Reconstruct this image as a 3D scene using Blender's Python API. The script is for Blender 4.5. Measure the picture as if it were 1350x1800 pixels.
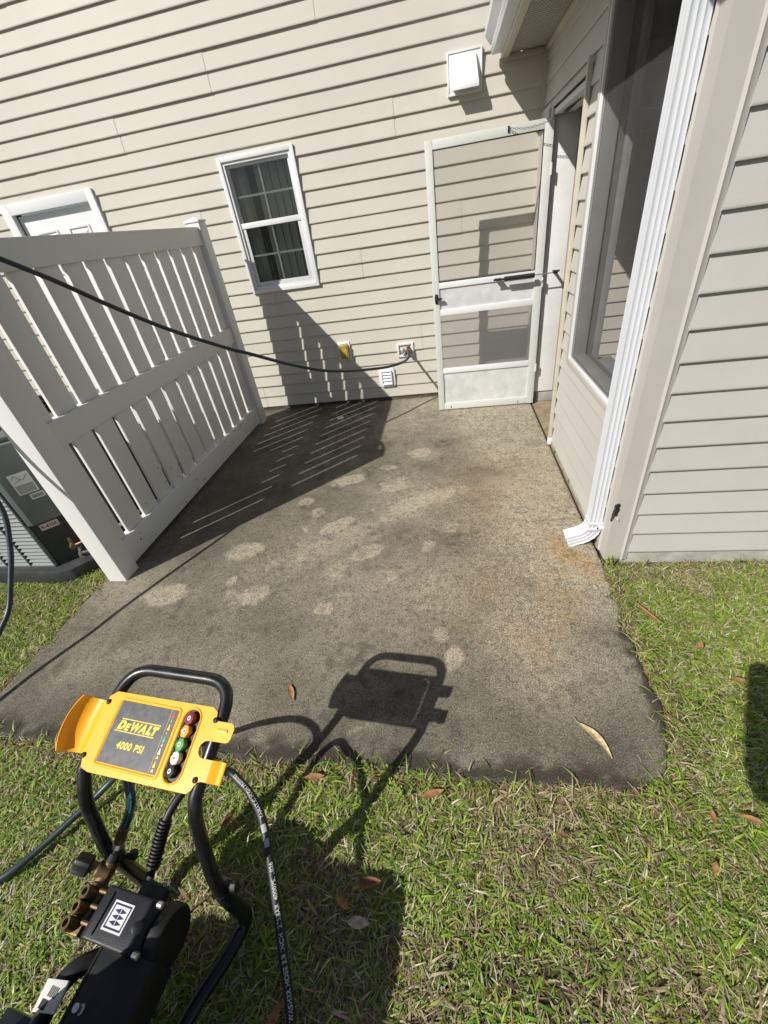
import bpy, bmesh, math, random
import numpy as np
from mathutils import Vector, Matrix, noise as mnoise
from mathutils.geometry import tessellate_polygon

for o in list(bpy.data.objects): bpy.data.objects.remove(o)
scn = bpy.context.scene
COL = scn.collection
R = math.radians
random.seed(7); rng = np.random.default_rng(7)

# ------------------------------------------------------------------ camera
def setup_camera():
    yaw, pitch, roll = -0.21452, -0.60726, -0.16040
    c, s = math.cos, math.sin
    fw = Vector((s(yaw)*c(pitch), c(yaw)*c(pitch), s(pitch)))
    r = Vector((c(yaw), -s(yaw), 0)); u = r.cross(fw)
    r2 = r*c(roll) + u*s(roll); u2 = -r*s(roll) + u*c(roll)
    cam = bpy.data.cameras.new('camera'); ob = bpy.data.objects.new('camera', cam); COL.objects.link(ob)
    m = Matrix(((r2.x, u2.x, -fw.x, 0), (r2.y, u2.y, -fw.y, 0), (r2.z, u2.z, -fw.z, 1.62), (0, 0, 0, 1)))
    ob.matrix_world = m
    cam.sensor_fit = 'VERTICAL'; cam.sensor_height = 24; cam.lens = 24*721.87/1800
    cam.clip_start = 0.02; cam.clip_end = 500
    scn.camera = ob
setup_camera()

# ------------------------------------------------------------------ light
SUN = Vector((.79, .80, -1.0)).normalized()          # direction the light travels
def setup_light():
    w = bpy.data.worlds.new('World'); scn.world = w; w.use_nodes = True
    nt = w.node_tree; bg = nt.nodes['Background']
    sky = nt.nodes.new('ShaderNodeTexSky'); sky.sky_type = 'NISHITA'; sky.sun_disc = False
    sky.sun_elevation = math.asin(-SUN.z)
    sky.sun_rotation = math.atan2(-SUN.x, -SUN.y)
    sky.air_density = 1.0; sky.dust_density = 1.2; sky.ozone_density = 1.0
    nt.links.new(sky.outputs[0], bg.inputs[0]); bg.inputs[1].default_value = 0.055
    l = bpy.data.lights.new('sun', 'SUN'); l.energy = 4.7; l.angle = R(.53); l.color = (1, .965, .90)
    o = bpy.data.objects.new('sun', l); COL.objects.link(o)
    o.rotation_euler = SUN.to_track_quat('-Z', 'Y').to_euler(); o.location = (-6, -6, 9)
setup_light()
scn.view_settings.view_transform = 'Standard'; scn.view_settings.look = 'None'
scn.view_settings.gamma = 1; scn.view_settings.use_curve_mapping = False
scn.view_settings.exposure = 0.20
scn.render.engine = 'CYCLES'

# ------------------------------------------------------------------ materials
def new_mat(name):
    m = bpy.data.materials.new(name); m.use_nodes = True
    nt = m.node_tree; b = nt.nodes['Principled BSDF']
    return m, nt, b
def N(nt, t, **kw):
    n = nt.nodes.new(t)
    for k, v in kw.items(): setattr(n, k, v)
    return n
def pos(nt):
    return N(nt, 'ShaderNodeNewGeometry').outputs['Position']
def noise(nt, vec, scale, detail=4, rough=.55):
    n = N(nt, 'ShaderNodeTexNoise'); n.inputs['Scale'].default_value = scale
    n.inputs['Detail'].default_value = detail; n.inputs['Roughness'].default_value = rough
    nt.links.new(vec, n.inputs['Vector']); return n.outputs['Fac']
def ramp(nt, fac, stops):
    n = N(nt, 'ShaderNodeValToRGB'); cr = n.color_ramp
    while len(cr.elements) < len(stops): cr.elements.new(.5)
    for e, (p, c) in zip(cr.elements, stops): e.position = p; e.color = (*c, 1) if len(c) == 3 else c
    nt.links.new(fac, n.inputs[0]); return n.outputs[0]
def mixc(nt, fac, a, b, mode='MIX'):
    n = N(nt, 'ShaderNodeMix', data_type='RGBA', blend_type=mode)
    for sock, v in ((n.inputs[0], fac), (n.inputs[6], a), (n.inputs[7], b)):
        if isinstance(v, (int, float)): sock.default_value = v
        elif isinstance(v, tuple): sock.default_value = (*v, 1)
        else: nt.links.new(v, sock)
    return n.outputs[2]
def math_(nt, op, a, b=0.0, clamp=False):
    n = N(nt, 'ShaderNodeMath', operation=op, use_clamp=clamp)
    for s, v in zip(n.inputs, (a, b)):
        if isinstance(v, (int, float)): s.default_value = v
        else: nt.links.new(v, s)
    return n.outputs[0]
def bump(nt, b, h, strength, dist):
    n = N(nt, 'ShaderNodeBump'); n.inputs['Strength'].default_value = strength; n.inputs['Distance'].default_value = dist
    nt.links.new(h, n.inputs['Height']); nt.links.new(n.outputs[0], b.inputs['Normal'])

def pm(name, col, rough=.5, metal=0, var=.12, scale=9, bstr=0, bscale=250, grime=0, gcol=(.12, .10, .07), gscale=3, spec=.5, coat=0, piece=0):
    """principled with large tonal drift, optional grime blotches and fine relief"""
    m, nt, b = new_mat(name); P = pos(nt)
    f = noise(nt, P, scale)
    c0 = tuple(v*(1-var) for v in col); c1 = tuple(min(1, v*(1+var)) for v in col)
    c = ramp(nt, f, [(.3, c0), (.7, c1)])
    if piece:
        oi = N(nt, 'ShaderNodeObjectInfo').outputs['Random']
        c = mixc(nt, 1.0, c, ramp(nt, oi, [(0, (1-piece,)*3), (1, (1+piece,)*3)]), 'MULTIPLY')
    if grime:
        g = noise(nt, P, gscale, 7, .65)
        gm = ramp(nt, g, [(.50, (0, 0, 0)), (.75, (1, 1, 1))])
        c = mixc(nt, math_(nt, 'MULTIPLY', gm, grime), c, gcol)
    nt.links.new(c, b.inputs['Base Color'])
    b.inputs['Roughness'].default_value = rough; b.inputs['Metallic'].default_value = metal
    b.inputs['Specular IOR Level'].default_value = spec
    if coat: b.inputs['Coat Weight'].default_value = coat
    rr = math_(nt, 'ADD', math_(nt, 'MULTIPLY', f, .25), rough-.12, True); nt.links.new(rr, b.inputs['Roughness'])
    if bstr: bump(nt, b, noise(nt, P, bscale, 3), bstr, .002)
    return m

M = {}
M['siding'] = pm('siding_vinyl', (.555, .525, .46), .55, var=.03, scale=2.5, bstr=.25, bscale=420, grime=.16, gcol=(.42, .39, .31), gscale=1.3, piece=.022)
M['psiding'] = pm('porch_siding_vinyl', (.50, .483, .45), .55, var=.03, scale=2.5, bstr=.3, bscale=420, grime=.30, gcol=(.38, .36, .30), gscale=2.2, piece=.02)
M['ptrim'] = pm('porch_trim_vinyl', (.475, .452, .415), .5, var=.04, scale=4, bstr=.25, bscale=400, grime=.2, gcol=(.38, .35, .29), gscale=3)
M['cream'] = pm('cream_trim', (.52, .48, .40), .5, var=.05, scale=6, bstr=.15, grime=.2, gcol=(.36, .32, .25), gscale=5)
M['white'] = pm('white_vinyl', (.74, .75, .76), .38, var=.02, scale=4, grime=.08, gcol=(.5, .48, .42), gscale=4)
M['fence'] = pm('fence_vinyl', (.77, .765, .74), .35, var=.02, scale=3, grime=.10, gcol=(.5, .47, .38), gscale=3)
M['dwhite'] = pm('weathered_white_paint', (.62, .64, .61), .55, var=.06, scale=14, grime=.45, gcol=(.42, .42, .33), gscale=14, bstr=.3, bscale=160)
M['jamb'] = pm('white_jamb_paint', (.76, .76, .75), .5, var=.03, scale=6, grime=.18, gcol=(.45, .40, .30), gscale=8)
M['panelmetal'] = pm('dull_aluminium_sheet', (.66, .67, .66), .5, .15, var=.1, scale=10, grime=.4, gcol=(.38, .37, .33), gscale=7)
M['guard'] = pm('dark_expanded_metal', (.16, .16, .155), .6, .2)
M['spout'] = pm('white_downspout_paint', (.60, .625, .665), .35, var=.02, scale=5, grime=.06, gcol=(.5, .48, .42), gscale=9)
M['greywood'] = pm('grey_wood', (.42, .42, .41), .75, var=.12, scale=8, bstr=.4, bscale=120, grime=.4, gcol=(.2, .19, .17), gscale=9)
M['brownwood'] = pm('raw_wood_edge', (.40, .31, .21), .8, var=.15, scale=20, bstr=.3)
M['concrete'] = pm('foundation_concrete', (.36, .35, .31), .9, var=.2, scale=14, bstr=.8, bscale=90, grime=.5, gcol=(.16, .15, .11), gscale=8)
M['shadedirt'] = pm('foundation_shade_and_dirt', (.075, .065, .05), .95, var=.4, scale=14, bstr=.8, bscale=90)  # dirt and the shadowed gap under the siding put into one dark colour
M['wetcon'] = pm('stained_threshold_concrete', (.26, .205, .135), .75, var=.3, scale=9, bstr=.5, bscale=100, grime=.5, gcol=(.10, .075, .045), gscale=6)
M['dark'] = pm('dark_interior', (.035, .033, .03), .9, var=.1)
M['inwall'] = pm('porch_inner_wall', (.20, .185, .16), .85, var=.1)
M['black'] = pm('black_plastic', (.013, .013, .014), .5, var=.2, scale=30, bstr=.15, bscale=600, grime=.15, gcol=(.08, .075, .06), gscale=12)
M['blacktube'] = pm('black_powder_coat', (.012, .012, .013), .3, var=.2, scale=25, bstr=.08, bscale=500, grime=.12, gcol=(.06, .055, .045), gscale=16, coat=.3)
M['yellow'] = pm('yellow_powder_coat', (.90, .44, .012), .36, var=.04, scale=12, bstr=.10, bscale=500, grime=.08, gcol=(.5, .25, .03), gscale=20, coat=.2)
M['yprint'] = pm('yellow_print', (.85, .62, .04), .5, var=.03)
M['decal'] = pm('charcoal_decal', (.065, .068, .072), .42, var=.35, scale=60, grime=.5, gcol=(.15, .15, .15), gscale=40)
M['brass'] = pm('aged_brass', (.20, .135, .065), .5, .6, var=.25, scale=30, bstr=.3, bscale=200, grime=.4, gcol=(.08, .06, .03), gscale=20)
M['steel'] = pm('zinc_steel', (.62, .62, .60), .3, .9, var=.1, scale=40)
M['darkgrey'] = pm('dark_cast_metal', (.020, .021, .026), .5, .1, var=.2, scale=25, bstr=.25, bscale=350)
M['hose'] = pm('teal_garden_hose', (.024, .040, .047), .38, var=.2, scale=16, grime=.3, gcol=(.10, .11, .11), gscale=10)
M['hosestripe'] = pm('blue_hose_stripe', (.03, .22, .30), .4)
M['rubber'] = pm('black_rubber_hose', (.016, .016, .018), .5, var=.2, scale=20, grime=.3, gcol=(.05, .048, .042), gscale=14)
M['hprint'] = pm('white_hose_print', (.60, .60, .58), .6, var=.2, scale=90)
M['maroon'] = pm('maroon_nozzle', (.22, .02, .035), .4); M['orange'] = pm('orange_nozzle', (.75, .36, .05), .4)
M['green'] = pm('green_nozzle', (.10, .36, .08), .4); M['wnoz'] = pm('white_nozzle', (.72, .68, .58), .4)
M['red'] = pm('red_print', (.75, .03, .06), .5); M['teal'] = pm('teal_print', (.03, .42, .33), .5); M['wprint'] = pm('white_print', (.75, .75, .73), .5)
M['acgreen'] = pm('condenser_paint', (.13, .148, .143), .5, var=.06, scale=6, bstr=.2, grime=.3, gcol=(.16, .17, .16), gscale=6)
M['aclouv'] = pm('condenser_louver_paint', (.13, .15, .145), .5, var=.05, grime=.25, gcol=(.22, .24, .22), gscale=9)
M['acdark'] = pm('condenser_dark_panel', (.03, .034, .035), .6, var=.2)
M['copper'] = pm('copper_pipe', (.45, .22, .12), .4, .8, var=.15)
M['paper'] = pm('sticker_paper', (.72, .70, .66), .6, var=.03); M['pink'] = pm('pink_sticker', (.70, .52, .50), .6)
M['ink'] = pm('ink', (.02, .02, .02), .6); M['navy'] = pm('navy_print', (.02, .025, .09), .5)
M['amber'] = pm('yellowed_clear_cover', (.46, .32, .07), .25, var=.25, scale=40, coat=.5)
M['soffit'] = pm('soffit_vinyl', (.60, .58, .53), .6, var=.03)
M['blind'] = pm('vinyl_blind', (.74, .75, .72), .6, var=.03)
M['muntin'] = pm('window_grille', (.80, .83, .82), .5, var=.02)
M['sash'] = pm('window_sash', (.62, .62, .63), .45, var=.04, scale=12)
M['skin'] = pm('skin', (.5, .32, .24), .5); M['shirt'] = pm('cotton_shirt', (.10, .11, .14), .9)
M['tarblack'] = pm('black_plastic_pad', (.03, .032, .034), .6, var=.2, grime=.4, gcol=(.12, .11, .09), gscale=8)

def glass_mat():
    m, nt, b = new_mat('window_glass'); nt.nodes.remove(b); out = nt.nodes['Material Output']
    t = N(nt, 'ShaderNodeBsdfTransparent'); t.inputs[0].default_value = (.86, .87, .86, 1)
    g = N(nt, 'ShaderNodeBsdfGlossy'); g.inputs['Roughness'].default_value = .03; g.inputs[0].default_value = (.9, .93, .95, 1)
    fr = N(nt, 'ShaderNodeFresnel'); fr.inputs[0].default_value = 1.5
    mx = N(nt, 'ShaderNodeMixShader'); nt.links.new(math_(nt, 'ADD', math_(nt, 'MULTIPLY', fr.outputs[0], .8), .01, True), mx.inputs[0])
    nt.links.new(t.outputs[0], mx.inputs[1]); nt.links.new(g.outputs[0], mx.inputs[2]); nt.links.new(mx.outputs[0], out.inputs[0])
    return m
M['glass'] = glass_mat()
def screen_mat(name, opacity, col):
    """insect screen: threads far below pixel size, so a part of the light passes and a part meets dark thread"""
    m, nt, b = new_mat(name); nt.nodes.remove(b); out = nt.nodes['Material Output']
    t = N(nt, 'ShaderNodeBsdfTransparent'); d = N(nt, 'ShaderNodeBsdfDiffuse')
    P = pos(nt); f = noise(nt, P, 5, 5)
    nt.links.new(ramp(nt, f, [(.3, tuple(v*.8 for v in col)), (.7, tuple(v*1.2 for v in col))]), d.inputs[0])
    mx = N(nt, 'ShaderNodeMixShader')
    nt.links.new(math_(nt, 'ADD', math_(nt, 'MULTIPLY', f, .10), opacity-.05), mx.inputs[0])
    nt.links.new(t.outputs[0], mx.inputs[1]); nt.links.new(d.outputs[0], mx.inputs[2]); nt.links.new(mx.outputs[0], out.inputs[0])
    return m
M['screen'] = screen_mat('porch_screen', .46, (.10, .10, .10))
M['dscreen'] = screen_mat('door_screen', .26, (.15, .14, .125))

def leaf_mat(name, col):
    m, nt, b = new_mat(name); P = pos(nt); f = noise(nt, P, 60, 5)
    nt.links.new(ramp(nt, f, [(.3, tuple(v*.6 for v in col)), (.7, tuple(v*1.25 for v in col))]), b.inputs['Base Color'])
    b.inputs['Roughness'].default_value = .85; b.inputs['Specular IOR Level'].default_value = .2; bump(nt, b, f, .6, .004); return m
M['leaf_tan'] = leaf_mat('tan_leaf', (.55, .43, .24)); M['leaf_orange'] = leaf_mat('orange_brown_leaf', (.34, .18, .085))
M['leaf_brown'] = leaf_mat('dark_brown_leaf', (.20, .10, .05)); M['leaf_pale'] = leaf_mat('pale_leaf', (.52, .44, .32))
M['weed'] = leaf_mat('weed_leaf', (.22, .28, .06))

def grass_mat():
    m, nt, b = new_mat('grass_blades'); out = nt.nodes['Material Output']
    a = N(nt, 'ShaderNodeAttribute', attribute_name='col')
    nt.links.new(a.outputs['Color'], b.inputs['Base Color']); b.inputs['Roughness'].default_value = .5
    b.inputs['Specular IOR Level'].default_value = .35
    t = N(nt, 'ShaderNodeBsdfTranslucent'); nt.links.new(a.outputs['Color'], t.inputs[0])
    mx = N(nt, 'ShaderNodeMixShader'); mx.inputs[0].default_value = .25
    nt.links.new(b.outputs[0], mx.inputs[1]); nt.links.new(t.outputs[0], mx.inputs[2]); nt.links.new(mx.outputs[0], out.inputs[0])
    return m
M['grass'] = grass_mat()
def soil_mat():
    m, nt, b = new_mat('lawn_soil'); P = pos(nt)
    f = noise(nt, P, 25, 8, .7); g = noise(nt, P, 1.3, 5)
    c = ramp(nt, f, [(.3, (.022, .016, .010)), (.55, (.075, .054, .031)), (.75, (.21, .16, .09))])
    c = mixc(nt, ramp(nt, g, [(.45, (0, 0, 0)), (.65, (1, 1, 1))]), c, (.06, .08, .02))
    nt.links.new(c, b.inputs['Base Color']); b.inputs['Roughness'].default_value = .95
    bump(nt, b, f, 1, .02); return m
M['soil'] = soil_mat()
def patio_mat():
    """concrete: the masks (clean spots, pale zones, rust, algae) are vertex attributes of the slab, grain is noise"""
    m, nt, b = new_mat('patio_concrete'); P = pos(nt)
    A = lambda n: N(nt, 'ShaderNodeAttribute', attribute_name=n).outputs['Fac']
    fine = noise(nt, P, 190, 2, .8); mid = noise(nt, P, 70, 5, .6); big = noise(nt, P, 2.2, 7, .65); worm = noise(nt, P, 30, 7, .75)
    dn = N(nt, 'ShaderNodeTexNoise'); nt.links.new(P, dn.inputs['Vector']); dn.inputs['Scale'].default_value = 42; dn.inputs['Detail'].default_value = 4; dn.inputs['Distortion'].default_value = 1.6
    curl = dn.outputs['Fac']
    dirty = ramp(nt, big, [(.30, (.108, .098, .077)), (.5, (.185, .167, .129)), (.70, (.285, .256, .198))])
    clean = ramp(nt, mid, [(.3, (.38, .335, .25)), (.7, (.50, .445, .34))])
    pale = ramp(nt, mid, [(.3, (.39, .347, .264)), (.7, (.52, .466, .360))])
    sp = math_(nt, 'ADD', A('clean'), math_(nt, 'MULTIPLY', math_(nt, 'SUBTRACT', worm, .5), 1.1))
    sp = ramp(nt, math_(nt, 'MULTIPLY', sp, A('clean')), [(.04, (0, 0, 0)), (.66, (.80, .80, .80))])
    c = mixc(nt, math_(nt, 'MULTIPLY', A('pale'), ramp(nt, worm, [(.34, (.35, .35, .35)), (.62, (1, 1, 1))])), dirty, pale)
    c = mixc(nt, sp, c, clean)
    c = mixc(nt, math_(nt, 'MULTIPLY', A('rust'), ramp(nt, worm, [(.3, (.35, .35, .35)), (.7, (.9, .9, .9))])), c, (.42, .25, .10))
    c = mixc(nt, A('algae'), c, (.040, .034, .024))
    grain = ramp(nt, fine, [(.30, (.22, .21, .20)), (.45, (.75, .74, .72)), (.56, (1.05, 1.05, 1.03)), (.70, (2.2, 2.15, 2.05))])
    c = mixc(nt, .9, c, grain, 'MULTIPLY')
    c = mixc(nt, ramp(nt, curl, [(.38, (.48, .48, .48)), (.50, (0, 0, 0))]), c, (.055, .048, .037))
    nt.links.new(c, b.inputs['Base Color'])
    rr = math_(nt, 'SUBTRACT', .9, math_(nt, 'MULTIPLY', A('algae'), .25)); nt.links.new(rr, b.inputs['Roughness'])
    b.inputs['Specular IOR Level'].default_value = .3
    h = math_(nt, 'ADD', fine, math_(nt, 'MULTIPLY', worm, .6)); bump(nt, b, h, .55, .003)
    return m
M['patio'] = patio_mat()

# ------------------------------------------------------------------ mesh helpers
class MB:
    def __init__(s): s.v = []; s.f = []
    def add(s, vs, fs):
        k = len(s.v); s.v += [tuple(p) for p in vs]; s.f += [tuple(i+k for i in f) for f in fs]; return s
    def box(s, x0, x1, y0, y1, z0, z1):
        return s.add([(x0,y0,z0),(x1,y0,z0),(x1,y1,z0),(x0,y1,z0),(x0,y0,z1),(x1,y0,z1),(x1,y1,z1),(x0,y1,z1)],
                     [(0,3,2,1),(4,5,6,7),(0,1,5,4),(1,2,6,5),(2,3,7,6),(3,0,4,7)])
    def obox(s, c, ax, ay, az):
        """box from centre and three half-axis vectors"""
        c, ax, ay, az = map(Vector, (c, ax, ay, az)); vs = []
        for k in (-1, 1):
            for a, b in ((-1,-1),(1,-1),(1,1),(-1,1)): vs.append(c+ax*a+ay*b+az*k)
        return s.add(vs, [(0,3,2,1),(4,5,6,7),(0,1,5,4),(1,2,6,5),(2,3,7,6),(3,0,4,7)])
    def prism(s, pts, f0, f1, holes=()):
        """extrude 2D outline (with holes) between two mappings f0(p), f1(p)"""
        loops = [list(pts)] + [list(h) for h in holes]
        flat = [p for l in loops for p in l]; n = len(flat)
        tris = tessellate_polygon([[Vector((p[0], p[1], 0)) for p in l] for l in loops])
        vs = [f0(p) for p in flat] + [f1(p) for p in flat]
        fs = [tuple(t) for t in tris] + [tuple(i+n for i in reversed(t)) for t in tris]
        k = 0
        for l in loops:
            m = len(l)
            for i in range(m): a, b = k+i, k+(i+1) % m; fs.append((a, b, b+n, a+n))
            k += m
        return s.add(vs, fs)
    def tube(s, path, r, n=12, cap=True, up=None):
        path = [Vector(p) for p in path]; m = len(path); vs = []; fs = []
        t0 = (path[1]-path[0]).normalized(); a = Vector(up) if up else (Vector((0,0,1)) if abs(t0.z) < .9 else Vector((1,0,0)))
        for i in range(m):
            t = (path[min(i+1,m-1)]-path[max(i-1,0)]).normalized()
            a = (a-t*a.dot(t)).normalized(); b = t.cross(a)
            ri = r[i] if hasattr(r, '__len__') else r
            for j in range(n):
                q = 2*math.pi*j/n; vs.append(path[i]+(a*math.cos(q)+b*math.sin(q))*ri)
        for i in range(m-1):
            for j in range(n):
                j2 = (j+1) % n; fs.append((i*n+j, i*n+j2, (i+1)*n+j2, (i+1)*n+j))
        if cap: fs.append(tuple(range(n-1,-1,-1))); fs.append(tuple((m-1)*n+j for j in range(n)))
        return s.add(vs, fs)
    def lathe(s, o, axis, prof, n=20, a0=None):
        """profile [(dist along axis, radius)]"""
        o = Vector(o); ax = Vector(axis).normalized()
        a = Vector(a0) if a0 else (Vector((0,0,1)) if abs(ax.z) < .9 else Vector((1,0,0)))
        a = (a-ax*a.dot(ax)).normalized(); b = ax.cross(a); vs = []; fs = []
        for d, r in prof:
            for j in range(n):
                q = 2*math.pi*j/n; vs.append(o+ax*d+(a*math.cos(q)+b*math.sin(q))*r)
        for i in range(len(prof)-1):
            for j in range(n):
                j2 = (j+1) % n; fs.append((i*n+j, i*n+j2, (i+1)*n+j2, (i+1)*n+j))
        fs.append(tuple(range(n-1,-1,-1))); fs.append(tuple((len(prof)-1)*n+j for j in range(n)))
        return s.add(vs, fs)
    def sheet(s, rows, th=None):
        """grid of points (list of rows); th = offset vector function/constant for thickness"""
        nr, nc = len(rows), len(rows[0]); flat = [Vector(p) for r in rows for p in r]; fs = []
        for i in range(nr-1):
            for j in range(nc-1): fs.append((i*nc+j, i*nc+j+1, (i+1)*nc+j+1, (i+1)*nc+j))
        s.add(flat, fs); return s
    def xf(s, fn): s.v = [tuple(fn(p)) for p in s.v]; return s
    def build(s, name, mat, parent=None, bevel=0, smooth=None, solid=0, seg=2):
        me = bpy.data.meshes.new(name); me.from_pydata(s.v, [], s.f); me.validate()
        bm = bmesh.new(); bm.from_mesh(me)
        if solid: bmesh.ops.solidify(bm, geom=bm.faces[:], thickness=solid)
        bmesh.ops.recalc_face_normals(bm, faces=bm.faces[:])
        if bevel:
            es = [e for e in bm.edges if len(e.link_faces) == 2 and e.calc_face_angle(0) > .5]
            bmesh.ops.bevel(bm, geom=es, offset=bevel, segments=seg, profile=.6, affect='EDGES', clamp_overlap=True)
        bm.to_mesh(me); bm.free()
        ob = bpy.data.objects.new(name, me); COL.objects.link(ob)
        if mat: me.materials.append(M[mat] if isinstance(mat, str) else mat)
        if smooth or bevel:
            me.polygons.foreach_set('use_smooth', [True]*len(me.polygons)); me.set_sharp_from_angle(angle=R(smooth or 40))
        if parent: ob.parent = parent
        return ob
def empty(name, loc=(0,0,0), rz=0):
    o = bpy.data.objects.new(name, None); COL.objects.link(o); o.location = loc; o.rotation_euler = (0,0,rz); o.empty_display_size = .1
    return o
def tag(o, label=None, cat=None, group=None, kind=None):
    for k, v in (('label', label), ('category', cat), ('group', group), ('kind', kind)):
        if v: o[k] = v
    return o
def fillet(pts, rad, n=6):
    """round the inner corners of a polyline"""
    P = [Vector(p) for p in pts]; out = [P[0]]
    for i in range(1, len(P)-1):
        r = rad[i-1] if hasattr(rad, '__len__') else rad
        a = (P[i-1]-P[i]); b = (P[i+1]-P[i]); r = min(r, a.length*.49, b.length*.49)
        p0 = P[i]+a.normalized()*r; p1 = P[i]+b.normalized()*r
        for k in range(n+1):
            t = k/n; out.append(p0*(1-t)**2+P[i]*2*t*(1-t)+p1*t*t)
    out.append(P[-1]); return out
def spline(pts, n=10):
    P = [Vector(p) for p in pts]; P = [P[0]*2-P[1]]+P+[P[-1]*2-P[-2]]; out = []
    for i in range(1, len(P)-2):
        for k in range(n):
            t = k/n; a, b, c, d = P[i-1], P[i], P[i+1], P[i+2]
            out.append(.5*((2*b)+(c-a)*t+(2*a-5*b+4*c-d)*t*t+(3*b-a-3*c+d)*t**3))
    out.append(P[-2]); return out
def stadium(cx, y0, y1, w, n=8):
    r = w/2; pts = []
    for k in range(n+1): q = math.pi*k/n; pts.append((cx+r*math.cos(q), y1-r+r*math.sin(q)))
    for k in range(n+1): q = math.pi+math.pi*k/n; pts.append((cx+r*math.cos(q), y0+r+r*math.sin(q)))
    return pts
def rrect(x0, x1, y0, y1, r, n=4):
    pts = []
    for cx, cy, a in ((x1-r,y1-r,0),(x0+r,y1-r,90),(x0+r,y0+r,180),(x1-r,y0+r,270)):
        for k in range(n+1): q = R(a+90*k/n); pts.append((cx+r*math.cos(q), cy+r*math.sin(q)))
    return pts
_fc = {}
def text_geo(s, bold=0.0, shear=0.0, spacing=1.0):
    """letter outlines as a flat triangulated mesh, size 1"""
    key = (s, bold, shear, spacing)
    if key in _fc: return _fc[key]
    c = bpy.data.curves.new('t', 'FONT'); c.body = s; c.size = 1; c.offset = bold; c.shear = shear; c.space_character = spacing
    c.resolution_u = 4; c.fill_mode = 'FRONT'
    o = bpy.data.objects.new('t', c); COL.objects.link(o); bpy.context.view_layer.update()
    me = bpy.data.meshes.new_from_object(o.evaluated_get(bpy.context.evaluated_depsgraph_get()))
    vs = [tuple(v.co) for v in me.vertices]; fs = [tuple(p.vertices) for p in me.polygons]
    bpy.data.objects.remove(o); bpy.data.curves.remove(c); bpy.data.meshes.remove(me)
    _fc[key] = (vs, fs); return vs, fs
def text_box(s, x0, x1, y0, y1, fn, bold=0., shear=0., spacing=1.):
    """MB with text stretched into the rectangle, mapped by fn(x, y)"""
    vs, fs = text_geo(s, bold, shear, spacing)
    ax = [v[0] for v in vs]; ay = [v[1] for v in vs]
    sx = (x1-x0)/(max(ax)-min(ax)); sy = (y1-y0)/(max(ay)-min(ay))
    return MB().add([fn(x0+(v[0]-min(ax))*sx, y0+(v[1]-min(ay))*sy) for v in vs], fs)

# ================================================================== GROUND
YW = 4.471                                                     # face of the house wall
def build_ground():
    m = MB(); n = 60
    def gz(x, y): return -.035 + .012*mnoise.noise(Vector((x*1.3, y*1.3, 0)))
    m2 = MB(); X = np.linspace(-4.2, 3.2, 75); Y = np.linspace(-2.6, 4.6, 73)
    m2.sheet([[(x, y, gz(x, y)) for x in X] for y in Y])
    o = m2.build('lawn_ground', 'soil', smooth=60); tag(o, kind='structure')
    m = MB(); m.add([(-60,-60,-.075),(60,-60,-.075),(60,60,-.075),(-60,60,-.075)], [(0,1,2,3)])
    tag(m.build('ground', 'soil'), kind='structure')
build_ground()

XRY = [.60,.66,.70,.76,.85,.95,1.12,1.26,1.46,1.69,1.8,5]; XRX = [.54,.650,.682,.708,.728,.740,.748,.728,.748,.762,.756,.756]
YFX = [-2.3,-1.7,-.55,-.24,.1,.34,.56,.66,.72,.76]; YFY = [.685,.655,.650,.655,.636,.638,.642,.660,.71,.82]
_lat = np.random.default_rng(3).random((257, 257))
def vnoise(x, y, sc, o=0, octaves=4, gain=.55):
    x = np.asarray(x, float); y = np.asarray(y, float); tot = 0; amp = 1; nrm = 0
    for k in range(octaves):
        u = (x*sc+37.3*(o+k)+500) % 255; v = (y*sc+91.7*(o+k)+500) % 255; iu = u.astype(int); iv = v.astype(int); fu = u-iu; fv = v-iv
        fu = fu*fu*(3-2*fu); fv = fv*fv*(3-2*fv)
        tot = tot+amp*(_lat[iu,iv]*(1-fu)*(1-fv)+_lat[iu+1,iv]*fu*(1-fv)+_lat[iu,iv+1]*(1-fu)*fv+_lat[iu+1,iv+1]*fu*fv); nrm += amp; amp *= gain; sc *= 2.03
    return tot/nrm-.5
def xr_patio(y): return np.interp(y, XRY, XRX)+.052*vnoise(np.asarray(y)*0+.3, y, 11, 5, 4, .65)*(np.asarray(y) < 1.72)
def yf_patio(x): return np.interp(x, YFX, YFY)+.040*vnoise(x, np.asarray(x)*0+.7, 10, 9, 4, .65)
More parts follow.
